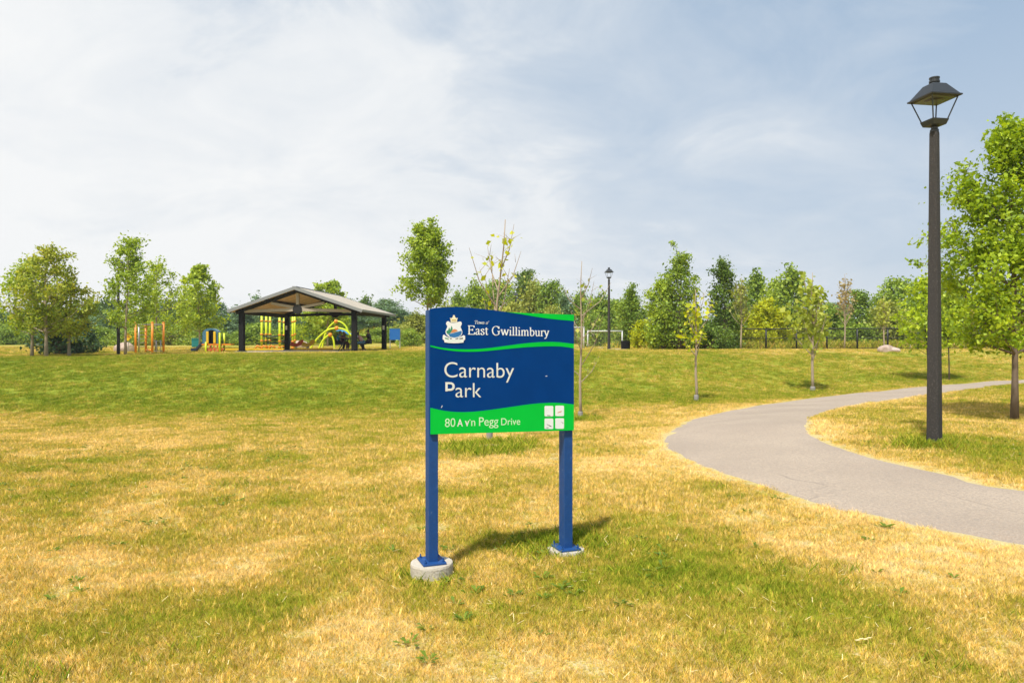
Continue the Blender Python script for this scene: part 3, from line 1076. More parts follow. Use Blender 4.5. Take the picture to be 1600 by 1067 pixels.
# crest: crown, shield with lake, hill and trees, ribbon
cr = MB()
shield = plate("crest", [Z2(*p) for p in curve2([(300, 335), (340, 365), (430, 372), (520, 352), (590, 345), (612, 400), (585, 470), (612, 540), (625, 600), (600, 670), (530, 718), (430, 738), (330, 718), (255, 660), (228, 590), (245, 530), (270, 460), (240, 400), (262, 345), (300, 335)], 3)[:-1]][::-1], T_ + .0003, T_ + .0015, M_white, board)
plate("crest_water", [Z2(*p) for p in [(290, 640), (400, 620), (520, 585), (606, 560), (612, 600), (590, 660), (525, 705), (430, 724), (335, 705)]], T_ + .0017, T_ + .0023, M_cblue, shield)
plate("crest_hill", [Z2(*p) for p in [(345, 612), (385, 545), (430, 520), (480, 530), (520, 565), (430, 600)]], T_ + .0017, T_ + .0027, M_corange, shield)
plate("crest_wood", [Z2(*p) for p in [(246, 600), (250, 560), (285, 555), (315, 480), (335, 545), (370, 440), (395, 510), (385, 545), (335, 625), (280, 640)]], T_ + .0017, T_ + .0029, M_cgreen, shield)
plate("crown", [Z2(*p) for p in [(350, 362), (345, 295), (328, 258), (372, 262), (398, 232), (408, 190), (440, 190), (450, 232), (478, 262), (520, 258), (500, 295), (498, 358)]], T_ + .0017, T_ + .0032, M_cream, shield)
plate("crown_band", [Z2(*p) for p in [(372, 325), (372, 298), (476, 298), (476, 325)]], T_ + .0034, T_ + .0038, M_gold, shield)
ribbon = plate("ribbon", [Z2(*p) for p in [(160, 690), (172, 655), (205, 660), (235, 690), (300, 720), (420, 735), (545, 718), (610, 690), (650, 665), (688, 680), (690, 770), (660, 790), (650, 840), (540, 852), (420, 856), (300, 850), (200, 835), (190, 785), (158, 765)]], T_ + .0031, T_ + .0039, M_white, shield)
for q, mm in (([(210, 722), (300, 742), (300, 765), (215, 752)], M_cgreen), ([(325, 738), (380, 735), (375, 755), (330, 760)], M_dark), ([(455, 745), (525, 730), (530, 758), (462, 760)], M_dark), ([(550, 740), (635, 725), (638, 755), (556, 762)], M_dark), ([(265, 800), (600, 795), (598, 804), (266, 809)], M_lime_letter)):
    plate("ribbon_mark", [Z2(*p) for p in q], T_ + .0041, T_ + .0045, mm, ribbon)
for q in ([(222, 772), (230, 756), (234, 757), (226, 773)], [(977, 543), (990, 541), (990, 546), (978, 547)]):
    plate("paint_chip", [Z4(*p) for p in q], T_ + .0003, T_ + .0009, M_white, board)

# ------------------------------------------------------------------ street lamps
M_lpost = pm("lamp_concrete", (0.036, 0.032, 0.030), .85, .30, 60, .35, 120, tint=(0.085, 0.075, 0.068), tfac=(.55, .7))
M_lhead = pm("lamp_black", (0.022, 0.024, 0.026), .45, .12, 10, spec=.6)
M_lens = pm("lamp_reflector", (0.05, 0.048, 0.04), .3, .08, 10)


def square_ring(b_, levels, rot, at_=(0, 0), chamfer=0.0):
    """stack of square sections (half-diagonal, z)"""
    base = len(b_.v)
    cnt = None
    for hd, z in levels:
        pts = []
        for k in range(4):
            a_ = rot + k * math.pi / 2
            if chamfer:
                for s_ in (-1, 1):
                    pts.append((hd * math.cos(a_ + s_ * chamfer), hd * math.sin(a_ + s_ * chamfer)))
            else:
                pts.append((hd * math.cos(a_), hd * math.sin(a_)))
        cnt = len(pts)
        for q in pts: b_.v.append((at_[0] + q[0], at_[1] + q[1], z))
    for i_ in range(len(levels) - 1):
        for k in range(cnt):
            k2 = (k + 1) % cnt
            b_.f.append((base + i_ * cnt + k, base + i_ * cnt + k2, base + (i_ + 1) * cnt + k2, base + (i_ + 1) * cnt + k))
    b_.f.append(tuple(base + k for k in reversed(range(cnt))))
    e_ = base + (len(levels) - 1) * cnt
    b_.f.append(tuple(e_ + k for k in range(cnt)))


def make_lamp(loc, post_rot, head_rot, label, group):
    root = empty("street_lamp", loc, 0, label, "street lamp", group)
    b_ = MB()
    square_ring(b_, [(.100, -.3), (.100, .02), (.096, .4), (.062, 4.30), (.055, 4.33)], post_rot, chamfer=.13)
    post = b_.build("post", M_lpost, root)
    b_ = MB()
    b_.lathe([(.055, 4.32), (.055, 4.35), (.043, 4.36), (.043, 4.385), (.06, 4.392)], 16)
    b_.build("collar", M_lhead, root)
    pan = MB()
    square_ring(pan, [(.09, 4.398), (.14, 4.405), (.170, 4.465), (.172, 4.478)], head_rot)
    pan.build("lantern_pan", M_lhead, root)
    for k in range(4):
        a_ = head_rot + k * math.pi / 2
        rod = MB().tube([(.158 * math.cos(a_), .158 * math.sin(a_), 4.48), (.285 * math.cos(a_), .285 * math.sin(a_), 4.785)], .009, 6)
        rod.build("rod", M_lhead, root)
    rf = MB()
    square_ring(rf, [(.315, 4.765), (.332, 4.772), (.332, 4.788), (.300, 4.80), (.150, 4.955), (.140, 4.965)], head_rot)
    roof = rf.build("lantern_roof", M_lhead, root)
    cp = MB()
    cp.lathe([(.055, 4.96), (.055, 4.995), (.068, 5.0), (.068, 5.02), (.06, 5.022), (.06, 5.045), (.066, 5.05), (.066, 5.068), (.02, 5.075)], 20)
    cp.build("chimney", M_lhead, roof)
    ln = MB()
    square_ring(ln, [(.255, 4.752), (.27, 4.7635)], head_rot)
    ln.lathe([(.10, 4.735), (.13, 4.751)], 20)
    ln.build("reflector", M_lens, roof)
    return root


def near_corner(px, d, off):
    """direction from a thing towards the viewer, turned by off"""
    x = (px - 800) / F * d
    return math.atan2(-d, -x) + off


LG = "black lantern street lamps along the park path"
pl = at(1460, 697)
lamp0 = make_lamp(pl, near_corner(1460, pl.y, R(22)), near_corner(1460, pl.y, R(-5)), "tall dark lantern street lamp nearest the viewer, beside the path bend", LG)
d_far = 43.6
for (px, d, lab) in ((951.5, 43.6, "far street lamp standing alone behind the bin and the soccer goals"), (185, 37.0, "dark street lamp whose lantern is buried in the tree by the orange climber"), (806, 74, "most distant street lamp, a small dark lantern above the sign among the hill shrubs")):
    c_ = copy_tree(lamp0)
    c_.location = P(px, d)
    c_['label'] = lab

# ------------------------------------------------------------------ trees
M_bark = pm("bark_grey", (0.17, 0.125, 0.09), .9, .25, 14, .5, 40, stretch=(1, 1, .25))
M_bark_pale = pm("bark_pale", (0.36, 0.28, 0.20), .9, .2, 14, .4, 40, stretch=(1, 1, .25))
L_linden = leaf_mat("leaf_linden", (0.120, 0.216, 0.012), (0.360, 0.492, 0.019), (0.672, 0.768, 0.042), .42, 1.3)
L_maple = leaf_mat("leaf_maple", (0.125, 0.219, 0.018), (0.362, 0.481, 0.040), (0.675, 0.762, 0.088), .4, .9)
L_bronze = leaf_mat("leaf_bronze", (0.15, 0.237, 0.021), (0.42, 0.48, 0.041), (0.68, 0.56, 0.092), .4, .7)
L_yellow = leaf_mat("leaf_yellow", (0.273, 0.357, 0.008), (0.493, 0.546, 0.014), (0.735, 0.714, 0.026), .45, 2)
L_sap = leaf_mat("leaf_sapling", (0.215, 0.288, 0.036), (0.431, 0.503, 0.071), (0.690, 0.690, 0.173), .45, 2)
L_dark = leaf_mat("leaf_dark", (0.055, 0.115, 0.018), (0.135, 0.22, 0.030), (0.26, 0.36, 0.05), .35, .6)
L_mid = leaf_mat("leaf_mid", (0.100, 0.188, 0.025), (0.256, 0.375, 0.043), (0.512, 0.613, 0.075), .35, .6)
L_olive = leaf_mat("leaf_olive", (0.175, 0.216, 0.041), (0.361, 0.403, 0.070), (0.597, 0.578, 0.114), .35, .6)
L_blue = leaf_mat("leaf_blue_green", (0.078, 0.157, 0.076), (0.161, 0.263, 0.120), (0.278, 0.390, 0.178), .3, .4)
L_dry = leaf_mat("leaf_sparse", (0.309, 0.258, 0.124), (0.475, 0.371, 0.185), (0.619, 0.536, 0.206), .35, 1)
L_pine = leaf_mat("needle_pine", (0.175, 0.196, 0.037), (0.393, 0.340, 0.061), (0.597, 0.464, 0.092), .25, .8)
L_spruce = leaf_mat("needle_spruce", (0.030, 0.069, 0.030), (0.058, 0.124, 0.049), (0.107, 0.181, 0.069), .2, .8)


def leaves(centres, size, rs, up=.35, out=None, aspect=.62):
    """rhombic leaf faces at the given centres"""
    n = len(centres)
    nrm = rs.normal(0, 1, (n, 3))
    nrm /= np.linalg.norm(nrm, axis=1)[:, None] + 1e-9
    nrm[:, 2] += up
    if out is not None: nrm += out * .5
    nrm /= np.linalg.norm(nrm, axis=1)[:, None] + 1e-9
    t_ = rs.normal(0, 1, (n, 3))
    t_ -= nrm * (t_ * nrm).sum(1)[:, None]
    t_ /= np.linalg.norm(t_, axis=1)[:, None] + 1e-9
    b_ = np.cross(nrm, t_)
    s = size * (.45 + 1.1 * rs.rand(n))[:, None]
    v = np.empty((n, 4, 3))
    v[:, 0] = centres - t_ * s * .5
    v[:, 1] = centres + b_ * s * .5 * aspect - t_ * s * .08 - nrm * s * .06
    v[:, 2] = centres + t_ * s * .5
    v[:, 3] = centres - b_ * s * .5 * aspect - t_ * s * .08 - nrm * s * .06
    return v.reshape(-1, 3), np.arange(4 * n).reshape(n, 4)


def tree_meshes(seed, H, base, profile, trunk_r, branches, twigs, per_twig, leaf, m_leaf, m_bark, spread=.22, lean=(0, 0), rise=.55,
                fill=.15, visible_limbs=True, sizes=(8, 5)):
    """profile: [(t, radius)] over the crown's height (base..H). Returns (trunk mesh, crown mesh)"""
    rs = np.random.RandomState(seed)
    pt = np.array(profile, float)
    tr = MB()
    npt = 9
    ph = rs.rand(2) * 6.28
    def axis(z):
        q = z / H
        return Vector((lean[0] * q * q * H + .018 * H * math.sin(q * 5 + ph[0]) * q, lean[1] * q * q * H + .018 * H * math.sin(q * 4 + ph[1]) * q, z))
    tp = [axis(H * .93 * k / (npt - 1)) for k in range(npt)]
    tp[0] = Vector((0, 0, -.15))
    tr.tube(tp, [trunk_r * (1.25 if k == 0 else 1) * (1 - .86 * (k / (npt - 1)) ** .8) + .004 for k in range(npt)], sizes[0])
    cen = []
    for i in range(branches):
        q = (i + rs.rand()) / branches
        tt = q ** .85
        zt = base + (H - base) * tt
        th = i * 2.39996 + rs.normal(0, .45)
        lobe = 1 + .20 * math.sin(2 * th + ph[0] + 3.1 * tt) + .16 * math.sin(3 * th - ph[1] * 2 + 6 * tt)
        rad = np.interp(tt, pt[:, 0], pt[:, 1]) * (.5 + .72 * rs.rand()) * lobe
        if i % 7 == 3 and tt > .3:
            zt += (H - base) * (.05 + .12 * rs.rand()); rad *= .8 + .45 * rs.rand()
        z0 = max(base * .82, zt - rise * rad - rs.rand() * .12 * H)
        z0 = min(z0, H * .88)
        a0 = axis(z0)
        a1 = axis(zt) + Vector((math.cos(th) * rad, math.sin(th) * rad, 0))
        am = a0.lerp(a1, .5) + Vector((math.cos(th), math.sin(th), 0)) * rad * .12 - Vector((0, 0, .06 * rad))
        br = [a0, a0.lerp(am, .55), am, am.lerp(a1, .55), a1]
        r0 = max(.006, trunk_r * .42 * (1 - .6 * z0 / H))
        if visible_limbs: tr.tube(br, [r0, r0 * .8, r0 * .58, r0 * .38, r0 * .16], sizes[1], cap=False)
        for k in range(twigs):
            u = .35 + .65 * rs.rand()
            j = min(3, int(u * 4))
            o_ = br[j].lerp(br[j + 1], u * 4 - j)
            d_ = Vector((math.cos(th) * .6 + rs.normal(0, .7), math.sin(th) * .6 + rs.normal(0, .7), rs.normal(.25, .5)))
            d_.normalize()
            ln = rad * (.22 + .25 * rs.rand()) * (1.25 - .5 * u) + .08
            e_ = o_ + d_ * ln
            if visible_limbs and k % 2 == 0: tr.tube([o_, o_.lerp(e_, .5) + Vector((0, 0, .02)), e_], [r0 * .28, r0 * .2, r0 * .08], 4, cap=False)
            m_ = max(2, int(per_twig * (.5 + rs.rand())))
            w_ = rs.rand(m_) ** .7
            sg = spread * (.6 + .8 * rs.rand())
            for q_ in w_:
                p_ = o_.lerp(e_, q_)
                cen.append((p_.x + rs.normal(0, sg), p_.y + rs.normal(0, sg), p_.z + rs.normal(0, sg * .75)))
    cen = np.array(cen) if cen else np.zeros((0, 3))
    if fill:
        n = int(len(cen) * fill)
        tt = rs.rand(n)
        rad = np.interp(tt, pt[:, 0], pt[:, 1]) * np.sqrt(rs.rand(n)) * .85
        th = rs.rand(n) * 6.283
        z = base + (H - base) * tt * .96
        ax = np.array([axis(q) for q in z])
        cen = np.concatenate([cen, ax + np.stack([rad * np.cos(th), rad * np.sin(th), np.zeros(n)], 1)])
    cen[:, 2] = np.maximum(cen[:, 2], .05)
    oc = cen - np.array([0, 0, (base + H) / 2])
    oc /= np.linalg.norm(oc, axis=1)[:, None] + 1e-9
    v, f_ = leaves(cen, leaf, rs, out=oc)
    return tr.mesh("trunk", m_bark, True), np_mesh("crown", v, f_, m_leaf)


def plant(name, loc, meshes, label, cat, group=None, rz=0.0, scale=1.0, leaf=None, sxy=None):
    r_ = empty(name, loc, rz, label, cat, group)
    r_.scale = (scale * (sxy or 1), scale * (sxy or 1), scale)
    for nm, me in zip(("trunk", "crown"), meshes):
        o = bpy.data.objects.new(nm, me)
        C.objects.link(o)
        o.parent = r_
        if nm == "crown" and leaf is not None:
            o.material_slots[0].link = 'OBJECT'
            o.material_slots[0].material = leaf
    return r_


def ht(d, top, base_z):
    """height of a thing at distance d whose top shows at photo row `top`"""
    return EYE + (533.5 - top) / F * d - base_z


OVAL = [(0, .45), (.15, .85), (.35, 1.0), (.55, .9), (.75, .62), (.9, .34), (1, .08)]
ROUND = [(0, .5), (.2, .9), (.45, 1.0), (.65, .95), (.85, .62), (1, .15)]
CONE = [(0, .9), (.12, 1.0), (.3, .82), (.5, .6), (.7, .4), (.85, .22), (1, .03)]
COL = [(0, .55), (.2, .9), (.4, 1.0), (.6, .82), (.8, .55), (.92, .35), (1, .1)]
BUSH = [(0, .8), (.15, 1.0), (.4, .98), (.65, .82), (.85, .5), (1, .12)]
def sc(p, r): return [(t_, q * r) for t_, q in p]

# the linden by the path
p_ = at(1585, 656)
H_ = ht(p_.y, 190, p_.z)
ln_ = tree_meshes(3, H_, 1.55, [(0, .55), (.1, 1.0), (.25, 1.22), (.42, 1.22), (.58, 1.02), (.72, .8), (.86, .52), (1, .1)], .068, 52, 12, 40, .084, L_linden, M_bark, .105, (.01, 0), .7, .12)
plant("linden_tree", p_, ln_, "full yellow green linden tree cut by the right edge, behind the near lamp", "tree", rz=.6)

# park trees on the upper lawn, left
GL = "young park trees around the playground"
def park_tree(seed, px, d, top, base_px, rpx, prof, m, label, trunk=.075, br=34, tw=8, per=25, leaf=.13, lean=(0, 0), spread=.14, name="maple_tree", bark=None, group=GL, fill=.15, rise=.55):
    k = F / d
    q = P(px, d)
    h_ = ht(d, top, q.z)
    b_ = ht(d, base_px, q.z)
    ms = tree_meshes(seed, h_, b_, sc(prof, rpx / k), trunk, br, tw, per, leaf, m, bark or M_bark_pale, spread, lean, rise, fill)
    return plant(name, q, ms, label, "tree", group)

park_tree(21, 50, 34.5, 408, 515, 50, OVAL, L_maple, "light green maple at the far left end of the upper lawn", br=22, lean=(-.02, 0))
park_tree(22, 72, 33.5, 384, 512, 56, OVAL, L_bronze, "bronze tinged maple, tallest of the left tree clump", br=30, trunk=.085, lean=(.02, 0))
park_tree(23, 108, 34.8, 442, 520, 42, OVAL, L_bronze, "lower bronze green maple on the right of the left tree clump", br=20)
park_tree(24, 196, 36.5, 374, 505, 42, COL, L_maple, "tall loose maple beside the orange diamond sign and lamp post", br=28, lean=(.035, 0), trunk=.07)
park_tree(25, 244, 43, 408, 528, 46, OVAL, L_maple, "light green maple standing behind the orange climber", br=26)
park_tree(26, 312, 50, 412, 512, 40, OVAL, L_maple, "rounded bright green maple behind the slide playhouse", br=28, leaf=.2)
park_tree(27, 512, 60, 440, 505, 30, ROUND, L_maple, "green tree rising behind the shelter roof", br=30, leaf=.22)
park_tree(28, 505, 66, 478, 520, 34, BUSH, L_maple, "low bright green tree seen through the shelter", br=26, leaf=.24)
park_tree(29, 667, 36, 352, 466, 40, [(0, .55), (.15, .95), (.35, .9), (.5, .8), (.65, .72), (.8, .58), (.92, .42), (1, .2)], L_maple, "lone dense green maple rising behind the left edge of the sign", br=46, tw=10, per=26, trunk=.075, lean=(.012, 0), fill=.2)

# newly planted saplings in the swale: thin stems, few leaves
M_guard = pm("trunk_guard", (.30, .28, .26), .7, .1, 10)
M_stake = pm("stake_dark", (.035, .03, .025), .8, .15, 10)
M_mulch = pm("mulch", (.36, .24, .13), .95, .3, 25, .6, 60)


def sapling(seed, px, py, top, stems, n_leaf, leaf, m, label, lean=0.0, trunk=.028, bark=None, clusters=6, guard=True, d=None, spread=.35, zlo=.35):
    q = at(px, py) if d is None else P(px, d)
    H = ht(q.y, top, q.z)
    rs = np.random.RandomState(seed)
    root = empty("sapling", q, 0, label, "sapling", "newly planted saplings")
    tr = MB()
    tp = [Vector((lean * (k / 8) ** 1.3 + .02 * math.sin(k * 1.3 + seed), .02 * math.cos(k + seed), H * k / 8)) for k in range(9)]
    tp[0].z = -.1
    tr.tube(tp, [trunk * (1 - .86 * k / 8) + .003 for k in range(9)], 7)
    tips = []
    for i in range(stems):
        z0 = H * (zlo + (.8 - zlo) * (i + rs.rand() * .6) / stems)
        k = z0 / H * 8
        a_ = tp[int(k)].lerp(tp[min(8, int(k) + 1)], k - int(k))
        th = i * 2.4 + rs.rand()
        ln = H * (.16 + .2 * rs.rand()) * (1.15 - z0 / H * .7)
        out_ = spread * ln * (.6 + .8 * rs.rand())
        c_ = a_ + Vector((math.cos(th) * out_ * .7, math.sin(th) * out_ * .7, ln * .45))
        e_ = a_ + Vector((math.cos(th) * out_ * 1.1, math.sin(th) * out_ * 1.1, ln))
        tr.tube([a_, c_, e_], [trunk * .38, trunk * .26, trunk * .09], 5, cap=False)
        for s_ in range(4):
            b0 = a_.lerp(e_, .3 + .6 * rs.rand())
            d_ = Vector((rs.normal(0, 1), rs.normal(0, 1), .9)).normalized() * ln * (.18 + .25 * rs.rand())
            tr.tube([b0, b0 + d_ * .5, b0 + d_], [trunk * .17, trunk * .12, trunk * .05], 4, cap=False)
            tips.append((b0, b0 + d_))
        tips.append((c_, e_))
    tips.append((tp[6], tp[8]))
    tr.build("trunk", bark or M_bark_pale, root, True)
    cen = []
    for i in range(n_leaf):
        a_, b_ = tips[int(rs.rand() * len(tips))] if rs.rand() > .45 else tips[(i * 7 // max(1, n_leaf // clusters)) % len(tips)]
        p = a_.lerp(b_, rs.rand())
        cen.append((p.x + rs.normal(0, leaf * .7), p.y + rs.normal(0, leaf * .7), p.z + rs.normal(0, leaf * .5)))
    v, f_ = leaves(np.array(cen), leaf, rs, up=.1, aspect=.8)
    o = bpy.data.objects.new("crown", np_mesh("crown", v, f_, m))
    C.objects.link(o)
    o.parent = root
    if guard:
        MB().lathe([(trunk * 1.5, -.05), (trunk * 1.65, .02), (trunk * 1.6, .2), (trunk * 1.35, .22)], 12).build("trunk_guard", M_guard, root)
    return root

s1 = sapling(5, 765, 692, 343, 9, 70, .095, L_yellow, "bare stemmed sapling with a few yellow leaves rising behind the sign", lean=.28, trunk=.036, spread=.4, zlo=.42)
sapling(15, 907, 655, 408, 11, 34, .10, L_sap, "nearly leafless sapling just right of the sign board", lean=.03, trunk=.04, bark=M_bark_pale, spread=.75, zlo=.2)
sapling(8, 1088, 628, 452, 9, 150, .15, L_yellow, "thin sapling with yellow leaves, in front of the dense dark trees", lean=-.02, trunk=.045, spread=.45)
sapling(9, 1270, 613, 426, 15, 520, .20, L_sap, "leafy pale green sapling above the middle of the path", lean=-.02, trunk=.055, clusters=30, spread=.45, zlo=.25)
# mulch ring of the sapling behind the sign
q = at(768, 699)
mu = MB()
prof = [(.30, -.03), (.27, .025), (.12, .045), (.02, .04)]
mu.lathe(prof, 26)
mo = mu.build("mulch_ring", M_mulch, None, True)
mo.location = q
tag(mo, "brown mulch patch at the foot of the sapling behind the sign", "mulch")

# the two staked young trees right of the path, seen past the lamp post
for (px, py, top, b_px, rpx, seed, lx, lab) in ((1450, 596, 430, 545, 34, 41, -.06, "leaning young tree half hidden by the near lamp post"), (1483, 594, 455, 528, 34, 42, .02, "thin trunked young tree just right of the near lamp post")):
    q = at(px, py)
    k = F / q.y
    h_ = ht(q.y, top, q.z)
    ms = tree_meshes(seed, h_, ht(q.y, b_px, q.z), sc(OVAL, rpx / k), .03, 24, 8, 9, .15, L_linden if seed == 41 else L_maple, M_stake if seed == 41 else M_bark, .14, (lx, 0))
    plant("young_tree", q, ms, lab, "tree", "young trees past the lamp post")

# dense trees by the fence, right of centre
GF = "dense trees in front of the black fence"
def dense(seed, px, d, top, rpx, prof, m, label, br=50, tw=8, per=24, leaf=.15, name="bushy_tree", base=.25, spread=.16, group=GF, trunk=.09, fill=.25, bark=None):
    k = F / d
    q = P(px, d)
    h_ = ht(d, top, q.z)
    ms = tree_meshes(seed, h_, base, sc(prof, rpx / k), trunk, br, tw, per, leaf, m, bark or M_bark, spread, (0, 0), .5, fill)
    return plant(name, q, ms, label, "tree", group)

SPIRE = [(0, .85), (.15, 1.0), (.35, .95), (.55, .75), (.72, .52), (.86, .3), (.95, .15), (1, .05)]
dense(51, 1062, 43, 394, 50, SPIRE, L_mid, "tallest feathery green tree of the dense pair left of the fence", br=62, per=12)
dense(52, 1036, 43.5, 436, 34, BUSH, L_maple, "lighter green bushy tree on the left flank of the dense pair", br=36)
dense(53, 1131, 44, 407, 31, SPIRE, L_dark, "narrow dark green tree on the right of the dense pair", br=52, per=14)
dense(54, 1098, 43.2, 505, 40, BUSH, L_dark, "low dark shrub at the foot of the dense pair", br=30, name="shrub")
dense(55, 1196, 49, 474, 34, BUSH, L_yellow, "glowing yellow green shrub behind the fence", br=34, name="shrub", leaf=.2)
dense(56, 1006, 47.5, 505, 14, BUSH, L_yellow, "small yellow green shrub at the left end of the fence", br=22, name="shrub", leaf=.16)
dense(57, 987, 52, 452, 26, SPIRE, L_mid, "slim green tree left of the dense pair, behind the bin", br=34)
for (px, d, top, seed, st, n, m, lab, bark) in ((1158, 41, 432, 61, 22, 360, L_olive, "thin grey green sapling with a pale trunk in front of the yellow shrub", M_bark_pale),
                                                 (1320, 43.5, 428, 62, 26, 330, L_dry, "reddish sparse sapling in front of the fence panels", M_bark_pale),
                                                 (1275, 43, 470, 63, 16, 200, L_sap, "short pale trunked sapling at the fence beside the leafy sapling", M_bark_pale),
                                                 (1381, 43, 462, 64, 18, 330, L_sap, "slim pale trunked sapling behind the right boulder", M_bark_pale),
                                                 (1422, 44, 500, 65, 12, 240, L_sap, "small pale trunked sapling left of the near lamp post at the fence", M_bark_pale)):
    sapling(seed, px, 0, top, st, n, .15, m, lab, d=d, trunk=.05, bark=bark, guard=False, clusters=30, spread=.5, zlo=.3)

# shared meshes for the distant trees and shrubs
VAR = {}
for i, (prof, r_, H, base, br, tw, per, leaf) in enumerate(((ROUND, 2.6, 6.5, 1.3, 44, 9, 10, .30), (OVAL, 2.1, 7.0, 1.2, 44, 9, 10, .28), (BUSH, 2.3, 3.6, .1, 38, 9, 10, .27), (BUSH, 2.0, 4.6, .1, 42, 9, 10, .27), (SPIRE, 1.5, 6.0, .3, 40, 9, 10, .25), (COL, 2.3, 7.5, .9, 48, 9, 10, .30))):
    VAR[i] = (tree_meshes(100 + i, H, base, sc(prof, r_), .12, br, tw, per, leaf, L_mid, M_bark, .30, (0, 0), .5, .25), H, r_)
rt = random.Random(9)


def far_plant(v, px, d, top, rpx, m, label, group, name="tree", cat="tree", sink=0.0):
    ms, H, r_ = VAR[v]
    q = P(px, d, -.05 - sink)
    k = F / d
    h_ = ht(d, top, q.z)
    s = h_ / H
    o = plant(name, q, ms, label, cat, group, rt.random() * 6.28, s, m)
    sx = (rpx / k) / (r_ * s)
    o.scale = (s * sx, s * sx, s)
    return o

# beyond the fence, right
GB = "trees beyond the black fence"
for (v, px, d, top, r_, m, lab) in (
        (5, 1180, 66, 431, 34, L_mid, "round topped tree with gaps of sky behind the yellow green shrub"),
        (5, 1236, 60, 424, 38, L_mid, "broad green tree behind the leafy pale sapling"),
        (0, 1212, 64, 440, 26, L_maple, "lighter green crown between the two broad trees beyond the fence"),
        (1, 1340, 58, 455, 28, L_mid, "rounded dark green tree right of the reddish sparse sapling"),
        (0, 1402, 62, 438, 44, L_mid, "spreading tree beyond the fence, left of the near lamp post"),
        (3, 1388, 54, 478, 36, L_olive, "pale olive shrub below the spreading tree by the lamp post"),
        (3, 1300, 68, 482, 34, L_mid, "green shrub in the dip between two trees beyond the fence"),
        (2, 1262, 53, 500, 24, L_olive, "low olive shrub seen through the fence behind the leafy sapling"),
        (2, 1345, 53, 508, 30, L_mid, "low green shrub seen through the fence right of the reddish sapling"),
        (3, 1432, 57, 470, 30, L_mid, "green shrub immediately left of the near lamp post"),
        (0, 1480, 66, 440, 40, L_mid, "tree mostly hidden behind the near lamp post and the linden"),
        (4, 1225, 55, 480, 22, L_dark, "dark narrow bush beside the yellow green shrub"),
        (3, 1155, 60, 470, 26, L_mid, "mid green shrub between the dark tree and the yellow shrub"),
        (2, 1500, 52, 508, 30, L_dark, "dark low shrub behind the fence right of the near lamp post"),
        (0, 1615, 70, 430, 44, L_mid, "far tree behind the linden at the right edge")):
    far_plant(v, px, d, top, r_, m, lab, GB)
# pine by the linden
ms = tree_meshes(77, 3.1, .25, sc([(0, .8), (.2, 1), (.5, .9), (.75, .6), (1, .1)], 1.75), .09, 40, 9, 14, .16, L_pine, M_bark, .17, (0, 0), .35, .15)
plant("pine_tree", P(1550, 46), ms, "brownish yellow pine in front of the fence, behind the linden trunk", "tree")
ms = tree_meshes(78, 2.1, .1, sc(CONE, 1.35), .07, 40, 8, 14, .15, L_spruce, M_bark, .13, (0, 0), .1, .2)
sp_ = plant("spruce_tree", P(88, 37.5), ms, "low dark spruce under the bronze tinged maples", "tree")
c_ = copy_tree(sp_)
c_.location = P(128, 39.5); c_.rotation_euler.z = 2; c_.scale = (.85, .85, .85)
c_['label'] = "small dark spruce right of the left tree clump trunks"

# hill shrubs above the sign
GH = "shrubs and trees on the rise behind the sign"
for (v, px, d, top, r_, m, lab) in (
        (3, 716, 76, 462, 22, L_mid, "left end shrub of the rise, just right of the lone maple"),
        (3, 742, 78, 446, 28, L_maple, "light green shrub of the rise behind the bare sapling stems"),
        (0, 778, 80, 440, 34, L_mid, "broad green tree of the rise behind the bare sapling"),
        (1, 822, 82, 424, 26, L_dark, "dark tree on top of the rise, above the middle of the sign"),
        (3, 838, 78, 446, 34, L_olive, "olive shrub of the rise right of the most distant lamp"),
        (0, 862, 76, 442, 30, L_mid, "green tree of the rise above the sign's green corner"),
        (4, 884, 70, 462, 17, L_blue, "small blue green conifer above the right end of the sign"),
        (3, 906, 74, 460, 26, L_mid, "green shrub on the right slope of the rise behind the near leafless sapling"),
        (2, 860, 66, 482, 24, L_olive, "low yellowish shrub directly over the sign's green corner"),
        (2, 800, 64, 476, 30, L_olive, "low olive shrub at the foot of the rise above the board"),
        (2, 700, 68, 480, 28, L_olive, "olive shrub between the lone maple and the sign top"),
        (3, 940, 70, 464, 30, L_mid, "green tree behind the far lamp post"),
        (1, 962, 74, 470, 28, L_mid, "loose green tree between the far lamp and the bin"),
        (2, 930, 60, 494, 24, L_mid, "low green shrub behind the soccer goals"),
        (2, 985, 62, 494, 24, L_olive, "low olive shrub behind the black bin"),
        (3, 650, 70, 492, 26, L_olive, "yellow green shrub left of the sign board"),
        (2, 640, 60, 515, 22, L_mid, "low shrub on the mound right of the blue board"),
        (4, 612, 84, 482, 18, L_blue, "bluish tree top beyond the right end of the shelter roof"),
        (3, 630, 86, 486, 20, L_blue, "bluish shrub on the mound beyond the shelter")):
    far_plant(v, px, d, top, r_, m, lab, GH, "shrub" if v in (2, 3) else "tree", "shrub" if v in (2, 3) else "tree")

